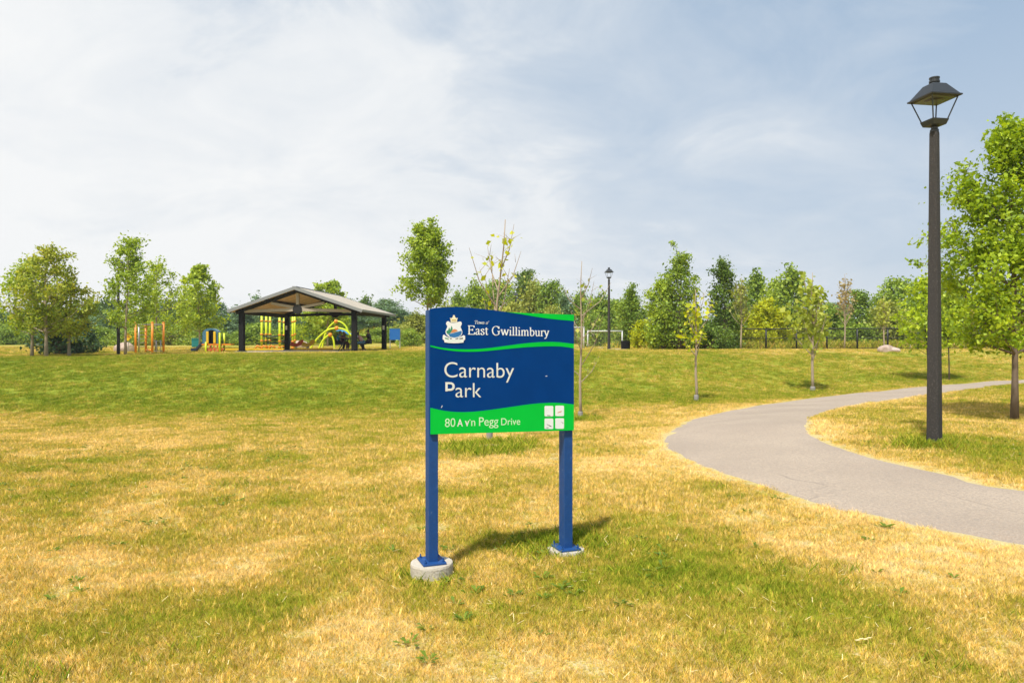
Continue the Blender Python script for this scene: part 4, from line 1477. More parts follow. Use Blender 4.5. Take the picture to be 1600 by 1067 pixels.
# the wood behind the playground: rows of trees and shrubs that run together
GW = "bushy trees of the wood behind the playground"
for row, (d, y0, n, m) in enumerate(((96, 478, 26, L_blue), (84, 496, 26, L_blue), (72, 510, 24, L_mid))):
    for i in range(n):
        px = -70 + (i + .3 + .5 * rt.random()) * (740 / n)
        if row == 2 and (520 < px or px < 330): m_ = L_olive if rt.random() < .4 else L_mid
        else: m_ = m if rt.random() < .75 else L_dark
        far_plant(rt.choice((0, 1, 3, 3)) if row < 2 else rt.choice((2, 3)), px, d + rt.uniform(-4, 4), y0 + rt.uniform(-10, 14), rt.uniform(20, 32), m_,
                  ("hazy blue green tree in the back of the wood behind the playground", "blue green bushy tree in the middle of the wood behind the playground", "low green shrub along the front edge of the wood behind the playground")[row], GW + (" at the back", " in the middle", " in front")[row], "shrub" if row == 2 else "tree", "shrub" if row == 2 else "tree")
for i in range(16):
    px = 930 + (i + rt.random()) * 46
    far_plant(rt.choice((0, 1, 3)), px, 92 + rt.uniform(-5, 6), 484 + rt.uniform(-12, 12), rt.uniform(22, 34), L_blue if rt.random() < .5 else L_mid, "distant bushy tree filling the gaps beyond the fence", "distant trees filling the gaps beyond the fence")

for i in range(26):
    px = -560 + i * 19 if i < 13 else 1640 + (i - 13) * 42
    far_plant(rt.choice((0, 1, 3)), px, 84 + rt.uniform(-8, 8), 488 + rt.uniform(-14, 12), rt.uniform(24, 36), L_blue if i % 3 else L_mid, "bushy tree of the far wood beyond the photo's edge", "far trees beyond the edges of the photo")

# ------------------------------------------------------------------ picnic shelter
M_black = pm("black_steel", (0.010, 0.010, 0.011), .7, .15, 6, spec=.2)
M_beam = pm("beam_black", (0.012, 0.011, 0.010), .75, .2, 8)
M_timber = pm("truss_timber", (0.40, 0.33, 0.26), .7, .25, 4, stretch=(4, .6, 4))
M_roof = pm("roof_sheet", (0.50, 0.46, 0.40), .55, .10, 3, .1, 30)
M_fascia = pm("fascia_grey", (0.24, 0.245, 0.25), .5, .08, 6)
M_label = pm("notice_white", (.72, .72, .70), .5, .05, 20)
M_ceil = bpy.data.materials.new("ceiling_boards")
M_ceil.use_nodes = True
t = M_ceil.node_tree
p = t.nodes['Principled BSDF']
tcx = N(t, "ShaderNodeTexCoord")
wv = N(t, "ShaderNodeTexWave", bands_direction='X'); wv.inputs['Scale'].default_value = 1.7; wv.inputs['Distortion'].default_value = .3
ns = N(t, "ShaderNodeTexNoise"); ns.inputs['Scale'].default_value = 3; ns.inputs['Detail'].default_value = 5
t.links.new(tcx.outputs['Object'], wv.inputs['Vector']); t.links.new(tcx.outputs['Object'], ns.inputs['Vector'])
cc = mix_col(t, map_range(t, wv.outputs[0], 0.0, .25, 0, 1), (.24, .13, .07), (.80, .52, .30))
cc = mix_col(t, map_range(t, ns.outputs[0], .35, .7, 0, .5), cc, (.62, .36, .19))
t.links.new(cc, p.inputs['Base Color'])
p.inputs['Roughness'].default_value = .7

sh_c = Vector((-11.9, 43.19, 0))
sh_rz = -0.075
sh_z = 1.02
shel = empty("picnic_shelter", (sh_c.x, sh_c.y, sh_z), sh_rz, "open picnic shelter with a low gable roof on four black columns", "shelter")
HWX, HDY = 3.27, 3.28
RZ, SLP = 3.64, .335
EX, YF, YB = 3.87, -3.80, 3.92
for ax in (-1, 1):
    for ay in (-1, 1):
        c_ = MB().box((ax * HWX - .14, ay * HDY - .14, -.4), (ax * HWX + .14, ay * HDY + .14, 2.36)).build("column", M_black, shel, bevel=.012)
        MB().box((ax * HWX - .19, ay * HDY - .19, -.3), (ax * HWX + .19, ay * HDY + .19, .06)).build("column_foot", M_beam, c_)
        if ay > 0:
            MB().box((ax * HWX - .07, ay * HDY - .148, 1.35), (ax * HWX + .06, ay * HDY - .1405, 1.62)).build("notice", M_label, c_)
def slope_z(x): return RZ - SLP * abs(x)
roof = MB()
for s_ in (-1, 1):
    x0, x1 = 0, s_ * EX
    for (dz0, dz1, tgt) in ((-.055, 0.0, roof),):
        vs = [(x0, YF, slope_z(0) + dz0), (x1, YF, slope_z(x1) + dz0), (x1, YB, slope_z(x1) + dz0), (x0, YB, slope_z(0) + dz0),
              (x0, YF, slope_z(0) + dz1), (x1, YF, slope_z(x1) + dz1), (x1, YB, slope_z(x1) + dz1), (x0, YB, slope_z(0) + dz1)]
        tgt.add(vs, [(0, 3, 2, 1), (4, 5, 6, 7), (0, 1, 5, 4), (1, 2, 6, 5), (2, 3, 7, 6)])
    for k in range(1, 14):       # standing seams
        y_ = YF + (YB - YF) * k / 14
        roof.beam((0, y_, slope_z(0) + .012), (x1, y_, slope_z(x1) + .012), .03, .026)
ro = roof.build("roof", M_roof, shel)
MB().beam((0, YF, RZ + .01), (0, YB, RZ + .01), .24, .04).build("ridge_cap", M_fascia, ro)
for s_ in (-1, 1):
    x1 = s_ * (EX - .06)
    c_ = MB()
    vs = []
    for dz in (-.095, -.06):
        vs += [(0, YF + .05, slope_z(0) + dz), (x1, YF + .05, slope_z(x1) + dz), (x1, YB - .05, slope_z(x1) + dz), (0, YB - .05, slope_z(0) + dz)]
    c_.add(vs, [(0, 3, 2, 1), (4, 5, 6, 7), (0, 1, 5, 4), (1, 2, 6, 5), (2, 3, 7, 6), (3, 0, 4, 7)])
    c_.build("ceiling", M_ceil, ro)
    MB().beam((0, YF - .016, RZ - .07), (s_ * (EX + .01), YF - .016, slope_z(EX) - .07), .03, .17, (0, 0, 1)).build("fascia", M_fascia, ro)
    MB().beam((0, YB + .018, RZ - .07), (s_ * (EX + .01), YB + .018, slope_z(EX) - .07), .03, .17, (0, 0, 1)).build("fascia", M_fascia, ro)
    MB().beam((s_ * (EX + .018), YF, slope_z(EX) - .05), (s_ * (EX + .018), YB, slope_z(EX) - .05), .03, .13).build("gutter", M_fascia, ro)
    MB().beam((s_ * HWX, -HDY + .15, 2.25), (s_ * HWX, HDY - .15, 2.25), .16, .24).build("side_beam", M_beam, shel)
    MB().beam((s_ * 1.75, YF + .2, slope_z(1.75) - .17), (s_ * 1.75, YB - .2, slope_z(1.75) - .17), .10, .14).build("purlin", M_beam, shel)
for ay, mm in ((-HDY, M_timber), (HDY, M_beam)):  # back truss matches the front; its silhouette shade is painted in as black
    tr_ = empty("truss", (0, 0, 0)); tr_.parent = shel
    for s_ in (-1, 1):
        MB().beam((0, ay, RZ - .20), (s_ * (EX - .25), ay, slope_z(EX - .25) - .205), .14, .2).build("rafter", M_beam, tr_)
        MB().beam((s_ * .17, ay, 2.50), (s_ * 1.55, ay, slope_z(1.55) - .36), .11, .14).build("strut", mm, tr_)
        MB().beam((s_ * .2, ay, 2.38), (s_ * (HWX - .16), ay, 2.30), .12, .17).build("bottom_chord", mm, tr_)
    MB().beam((0, ay, 2.58), (0, ay, RZ - .32), .16, .16, (0, 1, 0)).build("king_post", mm, tr_)
    cp_ = MB()
    Mx = Matrix.Translation((0, ay, 2.40)) @ Matrix.Rotation(R(90), 4, 'X')
    cp_.prism([(.27 * math.cos(k * math.pi / 8), .27 * math.sin(k * math.pi / 8)) for k in range(16)], -.09, .09, Mx)
    for k in range(8):
        cp_.tube([(.19 * math.cos(k * .785), ay - .11, 2.40 + .19 * math.sin(k * .785)), (.19 * math.cos(k * .785), ay + .11, 2.40 + .19 * math.sin(k * .785))], .022, 6)
    cp_.build("connector_plate", M_beam, tr_)
# slab
sl_ = MB().box((-HWX - .3, -HDY - .3, -.5), (HWX + .3, HDY + .3, .012))
slab = sl_.build("slab", M_conc, None)
slab.location = (sh_c.x, sh_c.y, sh_z); slab.rotation_euler.z = sh_rz
tag(slab, "pale concrete slab under the picnic shelter", "slab")

# ------------------------------------------------------------------ picnic table and people
M_steel = pm("table_dark", (0.035, 0.037, 0.04), .5, .15, 10)
def on_slab(px, d): return Vector(((px - 800) / F * d, d, sh_z + .012))
tb_ = empty("picnic_table", on_slab(550.5, 43.5), R(8), "dark picnic table with attached benches under the shelter", "picnic table")
top_ = MB()
for k in range(6): top_.box((-.42 + k * .142, -1.1, .72), (-.42 + k * .142 + .13, 1.1, .76))
top_.build("table_top", M_steel, tb_)
for s_ in (-1, 1):
    bb = MB()
    for k in range(2): bb.box((s_ * .72 - .15 + k * .152, -1.1, .42), (s_ * .72 - .15 + k * .152 + .142, 1.1, .46))
    bb.build("bench", M_steel, tb_)
    for y_ in (-.8, .8):
        MB().tube([(s_ * .78, y_, 0), (s_ * .30, y_, .715)], .03, 8).build("leg", M_steel, tb_)
for y_ in (-.8, .8): MB().tube([(-.80, y_, .395), (.80, y_, .395)], .025, 8).build("cross_bar", M_steel, tb_)

M_skin_b = pm("skin_brown", (0.30, 0.17, 0.10), .55, .08, 12)
M_skin_l = pm("skin_tan", (0.48, 0.30, 0.20), .55, .08, 12)
M_hair = pm("hair_black", (0.010, 0.009, 0.009), .45, .2, 30)
M_eye = pm("eye", (0.02, 0.015, 0.012), .2, .02, 10)


def skin_mesh(name, verts, edges, radii, m, root=0, extra=None, sub=1):
    me = bpy.data.meshes.new(name)
    me.from_pydata([tuple(v) for v in verts], edges, [])
    o = bpy.data.objects.new(name, me)
    C.objects.link(o)
    o.modifiers.new("skin", 'SKIN')
    ss = o.modifiers.new("sub", 'SUBSURF'); ss.levels = sub; ss.render_levels = sub
    for i, r_ in enumerate(radii):
        sv = me.skin_vertices[0].data[i]
        sv.radius = (r_, r_) if not hasattr(r_, '__len__') else r_
        sv.use_root = (i == root)
    bpy.context.view_layer.update()
    dg_ = bpy.context.evaluated_depsgraph_get()
    new = bpy.data.meshes.new_from_object(o.evaluated_get(dg_))
    bpy.data.objects.remove(o)
    bpy.data.meshes.remove(me)
    if extra is not None and extra.v:
        bm = bmesh.new(); bm.from_mesh(new)
        em = extra.mesh("x", None)
        bm.from_mesh(em); bm.to_mesh(new); bm.free()
        bpy.data.meshes.remove(em)
    new.materials.clear(); new.materials.append(m)
    new.polygons.foreach_set('use_smooth', [True] * len(new.polygons))
    new.name = name
    return new


def person(loc, rz, lean, look, skin, top_c, leg_c, hair_long, label, scale=1.0, arm_fwd=.34, table=.80):
    """seated figure facing local +y, seat .46 high, forearms on the table"""
    sl, cl = math.sin(lean), math.cos(lean)
    def T(x, up, f=0): return Vector((x, up * sl + f * cl, .53 + up * cl - f * sl))
    V, E, Rr = [], [], []
    def a(p, r, par=None):
        V.append(p); Rr.append(r)
        if par is not None: E.append((par, len(V) - 1))
        return len(V) - 1
    pel = a(T(0, 0), (.155, .12))
    bel = a(T(0, .20), (.135, .105), pel)
    che = a(T(0, .40, .01), (.165, .115), bel)
    nek = a(T(0, .53, .01), .052, che)
    hb = T(0, .60, .03)
    hd = hb + Vector((0, .03 + .04 * math.sin(look), .06))
    h0 = a(hb, .062, nek)
    h1 = a(hd, (.078, .092), h0)
    h2 = a(hd + Vector((0, -.012, .085)), (.066, .078), h1)
    nose = hd + Vector((0, .095, -.005))
    extra = MB()
    extra.lathe([(.004, .028), (.011, .0), (.017, -.012), (.006, -.02)], 8, tuple(nose))
    extra.tube([hd + Vector((-.022, .083, -.045)), hd + Vector((0, .09, -.047)), hd + Vector((.022, .083, -.045))], .006, 6)
    for s_ in (-1, 1): extra.lathe([(.004, -.03), (.013, -.01), (.015, .012), (.005, .03)], 8, tuple(hd + Vector((s_ * .083, -.01, .005))))
    sh_i, el_i = [], []
    for s_ in (-1, 1):
        sho = a(T(s_ * .17, .455), .062, che)
        e_p = T(s_ * .23, .27, .12)
        e_p.z = max(e_p.z, table + .04)
        elb = a(e_p, .042, sho)
        w_p = Vector((s_ * .10, e_p.y + arm_fwd * .62, table + .035))
        wr = a(w_p, .027, elb)
        hn = a(w_p + Vector((-s_ * .015, .045, 0)), (.036, .02), wr)
        pal = w_p + Vector((-s_ * .02, .06, 0))
        for f_i, (dx, ln) in enumerate(((-.03, .058), (-.010, .070), (.010, .074), (.030, .066))):
            b_ = pal + Vector((s_ * dx, .012, 0))
            extra.tube([b_, b_ + Vector((0, ln * .5, .006)), b_ + Vector((0, ln * .85, -.006)), b_ + Vector((0, ln, -.02))], [.0095, .009, .0082, .006], 6)
        tbp = w_p + Vector((-s_ * .045, .03, .0))
        extra.tube([tbp, tbp + Vector((-s_ * .025, .025, .002)), tbp + Vector((-s_ * .03, .055, -.004))], [.011, .010, .007], 6)
        sh_i.append((sho, elb))
    legs = []
    for s_ in (-1, 1):
        hip = a(Vector((s_ * .10, .05, .53)), .088, pel)
        kne = a(Vector((s_ * .13, .44, .50)), .06, hip)
        cal = a(Vector((s_ * .13, .43, .28)), .05, kne)
        ank = a(Vector((s_ * .13, .40, .085)), .036, cal)
        toe = a(Vector((s_ * .14, .54, .04)), (.042, .03), ank)
        legs.append((hip, kne, cal, ank, toe))
    body = bpy.data.objects.new("person", skin_mesh("person", V, E, Rr, skin, pel, extra, 2))
    C.objects.link(body)
    body.location = loc; body.rotation_euler.z = rz; body.scale = (scale,) * 3
    tag(body, label, "person", "people sitting at the picnic table")
    def grow(r, g): return tuple(q + g for q in r) if hasattr(r, '__len__') else r + g
    # shirt
    sv = [V[pel] + Vector((0, 0, -.02)), V[bel], V[che], T(0, .49, .01)]
    sr = [grow(Rr[pel], .014), grow(Rr[bel], .022), grow(Rr[che], .016), .075]
    se = [(0, 1), (1, 2), (2, 3)]
    for sho, elb in sh_i:
        sv.append(V[sho]); sr.append(Rr[sho] + .014); se.append((2, len(sv) - 1))
        sv.append(V[sho].lerp(V[elb], .85)); sr.append(Rr[elb] + .018); se.append((len(sv) - 2, len(sv) - 1))
    for nm, m_, vv, ee, rr_ in (("shirt", top_c, sv, se, sr),):
        o = bpy.data.objects.new(nm, skin_mesh(nm, vv, ee, rr_, m_, 0)); C.objects.link(o); o.parent = body
    lv, lr, le = [V[pel] + Vector((0, 0, -.015))], [grow(Rr[pel], .012)], []
    for hip, kne, cal, ank, toe in legs:
        i0 = len(lv)
        for q, gg in ((hip, .015), (kne, .016), (cal, .02)):
            lv.append(V[q]); lr.append(Rr[q] + gg)
        lv.append(V[ank] + Vector((0, 0, .03))); lr.append(Rr[ank] + .02)
        le += [(0, i0), (i0, i0 + 1), (i0 + 1, i0 + 2), (i0 + 2, i0 + 3)]
    o = bpy.data.objects.new("trousers", skin_mesh("trousers", lv, le, lr, leg_c, 0)); C.objects.link(o); o.parent = body
    hv = [hd + Vector((0, -.018, .105)), hd + Vector((0, -.045, .055)), hd + Vector((0, -.062, -.01)), hd + Vector((0, -.075, -.09))]
    hr = [(.074, .076), (.092, .075), (.086, .052), (.062, .035)]
    if hair_long:
        hv += [hd + Vector((0, -.11, -.2)), hd + Vector((0, -.14, -.32))]
        hr += [(.085, .04), (.05, .025)]
    o = bpy.data.objects.new("hair", skin_mesh("hair", hv, [(i, i + 1) for i in range(len(hv) - 1)], hr, M_hair, 0)); C.objects.link(o); o.parent = body
    for s_ in (-1, 1):
        o = MB().lathe([(.003, -.009), (.009, -.003), (.009, .003), (.003, .009)], 8, tuple(hd + Vector((s_ * .032, .082, .022)))).build("eye", M_eye, body)
    return body


def cloth(n, c): return pm(n, c, .85, .14, 14)
TAB = math.pi / 2
person(on_slab(526.5, 43.0), -TAB + .15, .30, 0, M_skin_b, cloth("teal_cloth", (.02, .17, .27)), cloth("black_cloth", (.012, .012, .014)), True, "long haired person in a teal top at the left end of the picnic table", .98)
person(on_slab(534, 44.1), -TAB - .2, .22, 0, M_skin_b, cloth("plum_cloth", (.07, .035, .045)), cloth("print_cloth", (.22, .12, .10)), False, "short haired person in a dark top leaning over the table's left side", .94)
person(on_slab(565.5, 44.5), TAB, .40, 0, M_skin_l, cloth("beige_cloth", (.42, .33, .25)), cloth("navy_cloth", (.02, .03, .06)), False, "person in a beige top behind the near right column of the shelter", .95)
person(on_slab(568, 42.75), TAB + .1, .62, 0, M_skin_b, cloth("pink_cloth", (.55, .32, .33)), cloth("denim_cloth", (.10, .22, .32)), True, "person in a pink top bent far forward over the picnic table", .96)
person(on_slab(577.5, 43.55), TAB - .1, .12, 0, M_skin_b, cloth("jacket_cloth", (.018, .018, .022)), cloth("grey_cloth", (.05, .05, .055)), False, "person in a black jacket sitting upright at the right of the table", 1.02)

# ------------------------------------------------------------------ playground
M_or = pm("orange_paint", (.80, .26, .015), .4, .08, 8)
M_lime = pm("lime_paint", (.62, .72, .015), .4, .07, 8)
M_yel = pm("yellow_plastic", (.80, .50, .02), .45, .06, 8)
M_navy = pm("navy_plastic", (.022, .035, .065), .4, .1, 8)
M_sblue = pm("slate_blue_plastic", (.06, .17, .26), .4, .1, 8)
M_galv = pm("galvanised", (.45, .45, .43), .4, .1, 10, metal=.5)
M_red = pm("red_plastic", (.62, .10, .03), .45, .08, 8)
M_sky = pm("sky_blue_plastic", (.06, .30, .55), .4, .08, 8)
M_rope = pm("rope_black", (.03, .03, .03), .8, .1, 20)
M_teal = pm("teal_paint", (.01, .20, .20), .5, .1, 6)

cl = empty("jungle_gym", P(233, 40.2), 0, "orange climbing frame with silver rungs beside the diamond sign", "climbing frame")
o0 = cl.location
pts = {}
for nm, px, d in (("A", 212, 39.6), ("B", 228, 41.1), ("C", 238, 39.9), ("D", 255.5, 40.6)):
    q = P(px, d) - o0
    h_ = 1.72 if nm != "B" else 1.66
    po = MB().tube([(q.x, q.y, q.z - .2), (q.x, q.y, q.z + h_)], .062, 14).build("post", M_or, cl, True)
    MB().lathe([(.066, 0), (.066, .03), (.05, .055), (.01, .065)], 14, (q.x, q.y, q.z + h_ - .02)).build("post_cap", M_or, po, True)
    pts[nm] = q
def bar(par, p, q, r_, m, nm="rung"): return MB().tube([p, q], r_, 8).build(nm, m, par, True)
U_ = lambda q, z: Vector((q.x, q.y, q.z + z))
bar(cl, U_(pts["A"], 1.6), U_(pts["C"], 1.6), .03, M_galv, "rail"); bar(cl, U_(pts["C"], 1.6), U_(pts["D"], 1.6), .03, M_galv, "rail")
bar(cl, U_(pts["A"], 1.6), U_(pts["B"], 1.6), .03, M_galv, "rail"); bar(cl, U_(pts["B"], 1.6), U_(pts["D"], 1.6), .03, M_galv, "rail")
g_ = pts["A"].lerp(pts["B"], .3)
bar(cl, U_(g_, -.1), U_(g_, 1.6), .045, M_galv, "upright")
for k in range(6): bar(cl, U_(g_, .35 + k * .22), U_(pts["B"], .35 + k * .22), .02, M_galv)
for k in range(3): bar(cl, U_(pts["C"], .1 + k * .28), U_(pts["D"], .1 + k * .28), .022, M_galv)
for f_ in (.35, .75):
    q = pts["C"].lerp(pts["D"], f_)
    bar(cl, U_(q, -.1), U_(q, .72), .03, M_galv, "upright")
bar(cl, U_(pts["B"], .15), U_(pts["C"], .15), .05, M_or, "foot_bar")

ds = empty("warning_sign", P(200, 42), 0, "small orange diamond sign on a thin pole at the playground", "sign")
dz = ht(42, 526.5, ds.location.z)
Mx = Matrix.Translation((0, 0, dz)) @ Matrix.Rotation(R(90), 4, 'X')
MB().prism([(.25, 0), (0, .25), (-.25, 0), (0, -.25)], 0, .02, Mx).build("plate", M_yel, ds)
MB().prism([(.10, -.02), (.10, .02), (-.10, .02), (-.10, -.02)], .021, .024, Mx).build("mark", M_red, ds)
MB().tube([(0, .03, -.2), (0, .03, dz + .1)], .02, 6).build("pole", M_galv, ds)

# slide playhouse
q0 = P(331, 42)
ph_ = empty("playhouse_slide", q0, R(12), "small playhouse with dark slide, arched roof and lime posts", "slide")
k_ = F / 42
def pv(px, py): return ((px - 331) / k_, EYE + (533.5 - py) / k_ - q0.z)
arch = []
x0, zb = pv(320, 537); x1, zt = pv(342, 513)
arch_o = [(x0, zb)] + [((x0 + x1) / 2 - (x1 - x0) / 2 * math.cos(a_), zt - .32 + .32 * math.sin(a_)) for a_ in np.linspace(0, math.pi, 11)] + [(x1, zb)]
xi0, xi1 = x0 + .2, x1 - .06
arch_i = [(xi0, zb)] + [((xi0 + xi1) / 2 - (xi1 - xi0) / 2 * math.cos(a_), zt - .42 + .32 * math.sin(a_)) for a_ in np.linspace(0, math.pi, 11)] + [(xi1, zb)]
hb_ = MB()
n_ = len(arch_o)
vs = [(x, -.5, z) for x, z in arch_o] + [(x, -.5, z) for x, z in arch_i] + [(x, .5, z) for x, z in arch_o] + [(x, .5, z) for x, z in arch_i]
fs = []
for i in range(n_ - 1):
    fs += [(i, i + 1, n_ + i + 1, n_ + i), (2 * n_ + i + 1, 2 * n_ + i, 3 * n_ + i, 3 * n_ + i + 1), (2 * n_ + i, 2 * n_ + i + 1, i + 1, i), (n_ + i, n_ + i + 1, 3 * n_ + i + 1, 3 * n_ + i)]
fs += [(0, n_, 3 * n_, 2 * n_), (n_ - 1, 3 * n_ - 1, 4 * n_ - 1, 2 * n_ - 1)]
hb_.add(vs, fs).build("arched_shell", M_sblue, ph_)
Mx = Matrix.Translation((0, .36, 0)) @ Matrix.Rotation(R(90), 4, 'X')
MB().prism([(xi0 + .002, zb + .002), (xi1 - .002, zb + .002)] + [((xi0 + xi1) / 2 + ((xi1 - xi0) / 2 - .003) * math.cos(a_), zt - .424 + .32 * math.sin(a_)) for a_ in np.linspace(0, math.pi, 9)], 0, .03, Mx).build("back_panel", M_navy, ph_)
for px in (327.2, 337.5):
    xc, zz_ = pv(px, 534)
    MB().box((xc - .07, -.54, zb + .03), (xc + .07, -.505, zb + .72)).build("side_panel", M_yel, ph_, bevel=.02)
MB().box((x0 - .02, -.62, zb - .08), (x1 + .75, .6, zb - .003)).build("platform", M_or, ph_)
for px in (326, 346):
    xc, _z = pv(px, 520)
    for y_ in (-.69, .66):
        MB().tube([(xc, y_, -.2), (xc, y_, pv(px, 520)[1] + (.0 if px > 340 else -.55))], .055, 10).build("post", M_lime, ph_, True)
sx0, sz0 = pv(320, 538); sx1, sz1 = pv(306, 549)
sl_b = MB()
prof_ = [(-.30, .16), (-.30, .0), (-.24, -.04), (.24, -.04), (.30, .0), (.30, .16), (.25, .16), (.25, .02), (-.25, .02), (-.25, .16)]
line = [(sx0, sz0), (sx0 - .12, sz0 - .04), (sx1 + .12, sz1 + .06), (sx1, .09), (sx1 - .15, .07)]
vs = [(x, y, z + dz_) for x, z in line for y, dz_ in prof_]
m_ = len(prof_)
fs = [(i * m_ + j, i * m_ + (j + 1) % m_, (i + 1) * m_ + (j + 1) % m_, (i + 1) * m_ + j) for i in range(len(line) - 1) for j in range(m_)]
sl_b.add(vs, fs).build("slide_chute", M_navy, ph_)
nt_ = MB()
xa, xb = pv(327, 540)[0], pv(348, 540)[0]
for k in range(5):
    xx = xa + (xb - xa) * k / 4
    nt_.tube([(xx, -.60, .02), (xx + .06, -.62, .18), (xx - .05, -.6, .28), (xx, -.6, zb - .08)], .035, 6)
    nt_.tube([(xx - .1, -.62, .06 + .05 * (k % 3)), (xx + .14, -.6, .2 - .03 * (k % 2))], .03, 6)
nt_.build("climbing_net", M_red, ph_)

# lime tower with ropes
tw_ = empty("climbing_tower", P(434, 50), 0, "tall lime green post tower with orange clamps and black rope decks", "climbing tower")
o1 = tw_.location
tp_ = []
for px, d, h_ in ((409, 49.4, 2.55), (416, 50.4, 2.5), (422, 51.2, 2.7), (437, 49.4, 2.45), (444, 51, 2.5), (457.5, 49.6, 2.6), (460.5, 51.2, 2.75)):
    q = P(px, d) - o1
    po = MB().tube([(q.x, q.y, q.z - .2), (q.x, q.y, q.z + h_)], .078, 12).build("post", M_lime, tw_, True)
    for z in (.12, .55, 1.0, 1.95):
        MB().lathe([(.082, 0), (.115, .01), (.115, .09), (.082, .1)], 12, (q.x, q.y, q.z + z + .04 * math.sin(px))).build("clamp", M_or, po, True)
    tp_.append(q)
for (i, j, z) in ((0, 3, .92), (1, 4, .82), (2, 5, .70), (3, 5, .62), (0, 2, .62), (4, 6, .88), (0, 3, .3), (3, 5, .28), (1, 6, .5)):
    a_, b_ = tp_[i], tp_[j]
    MB().tube([U_(a_, z), a_.lerp(b_, .5) + Vector((0, 0, z - .07)), U_(b_, z + .02)], .03, 6).build("rope", M_rope if z > .4 else M_or, tw_)
MB().box((tp_[1].x, tp_[0].y + .2, .93), (tp_[4].x, tp_[2].y - .2, .98)).build("deck", M_navy, tw_)
MB().box((tp_[2].x + .1, tp_[0].y + .4, .40), (tp_[5].x - .2, tp_[2].y - .5, .45)).build("deck", M_navy, tw_)
for px, d in ((402, 49), (424, 48.9), (412, 48.8)):
    q = P(px, d) - o1
    MB().tube([(q.x - .2, q.y, q.z + .02), (q.x, q.y, q.z + .30), (q.x + .25, q.y + .1, q.z + .12)], .06, 8).build("step", M_or, tw_, True)

# arch climber
ac = empty("arch_climber", P(512, 54), 0, "lime green arches with orange joints and a blue canopy behind the people", "climbing frame")
o2 = ac.location
k_ = F / 54
def av(px, py, dy=0.0): return Vector(((px - 512) / k_ + dy * (px - 800) / F, dy, EYE + (533.5 - py) / k_ - o2.z))
for line_, dy in (([(484, 547), (491, 535), (500, 525), (512, 516), (526, 513), (540, 516), (550, 526)], -.6), ([(503, 547), (506, 530), (512, 514), (525, 502), (537, 506), (544, 519), (547, 547)], .5), ([(497, 548), (502, 536), (508, 528), (516, 523.5), (521, 531), (523, 548)], -1.2)):
    MB().tube(smooth_line([av(px, py, dy) for px, py in line_], 4), .068, 10).build("arch", M_lime, ac, True)
for px, py, dy in ((525, 502, .5), (526, 513, -.6), (516, 523.5, -1.2)):
    MB().lathe([(.03, -.16), (.13, -.12), (.16, 0), (.13, .12), (.03, .16)], 12, tuple(av(px, py, dy))).build("joint", M_or, ac, True)
cv_ = MB()
ln2 = smooth_line([av(527, 515), av(536, 516), (av(546, 520)), av(557, 524), av(567, 532)], 4)
rows = []
for y_ in (-.5, -.25, 0, .25, .5):
    rows.append([(p_.x, p_.y + y_ + .1, p_.z - .25 * (y_ * 2) ** 2 * .4) for p_ in ln2])
n_ = len(ln2)
vs = [p_ for r_ in rows for p_ in r_] + [(p_[0], p_[1], p_[2] - .05) for r_ in rows for p_ in r_]
m0 = 5 * n_
fs = []
for i in range(4):
    for j in range(n_ - 1):
        a_ = i * n_ + j
        fs += [(a_, a_ + 1, a_ + n_ + 1, a_ + n_), (m0 + a_ + n_, m0 + a_ + n_ + 1, m0 + a_ + 1, m0 + a_)]
for j in range(n_ - 1):
    fs += [(j + 1, j, m0 + j, m0 + j + 1), (4 * n_ + j, 4 * n_ + j + 1, m0 + 4 * n_ + j + 1, m0 + 4 * n_ + j)]
for i in range(4):
    fs += [(i * n_, (i + 1) * n_, m0 + (i + 1) * n_, m0 + i * n_), ((i + 1) * n_ - 1 + n_, (i + 1) * n_ - 1, m0 + (i + 1) * n_ - 1, m0 + (i + 2) * n_ - 1)]
cv_.add(vs, fs).build("canopy", M_sky, ac, True)
for px in (530, 560):
    q = av(px, 520 if px < 550 else 527, .1)
    MB().tube([(q.x, q.y, -.1), (q.x, q.y, q.z - .06)], .05, 8).build("post", M_lime, ac, True)

# spring riders
for px, d, m_, lab in ((463, 47.5, M_red, "red spring rider in front of the lime tower's right posts"), (481, 47.5, M_yel, "yellow orange spring rider left of the lime arches")):
    sr_ = empty("spring_rider", P(px, d), .4, lab, "spring rider", "spring riders in the playground")
    hel = [(.09 * math.cos(t_ * .9), .09 * math.sin(t_ * .9), .02 + t_ * .012) for t_ in range(22)]
    MB().tube(hel, .018, 6).build("spring", M_galv, sr_)
    Mx = Matrix.Rotation(R(90), 4, 'X')
    for y_ in (-.12, .09):
        MB().prism(curve2([(-.42, .30), (-.30, .55), (-.12, .48), (.06, .47), (.22, .66), (.42, .70), (.44, .52), (.30, .34), (.05, .26), (-.2, .25), (-.42, .30)], 3)[:-1][::-1], y_ * -1 - .015, y_ * -1 + .015, Mx).build("side_panel", m_, sr_)
    MB().box((-.22, -.1, .44), (.08, .1, .475)).build("seat", M_or, sr_, bevel=.01)
    MB().tube([(.24, -.2, .62), (.24, .2, .62)], .018, 8).build("handle", M_yel, sr_)

# playground edging
kb = MB()
line_ = [P(px, d, .03) for px, d in ((340, 46.5), (380, 46.8), (420, 47), (470, 46.8), (520, 46.6))]
for a_, b_ in zip(line_[:-1], line_[1:]): kb.beam(a_, b_, .14, .20)
tag(kb.build("play_edging", M_yel, None), "low yellow orange edging beam along the front of the playground", "edging")

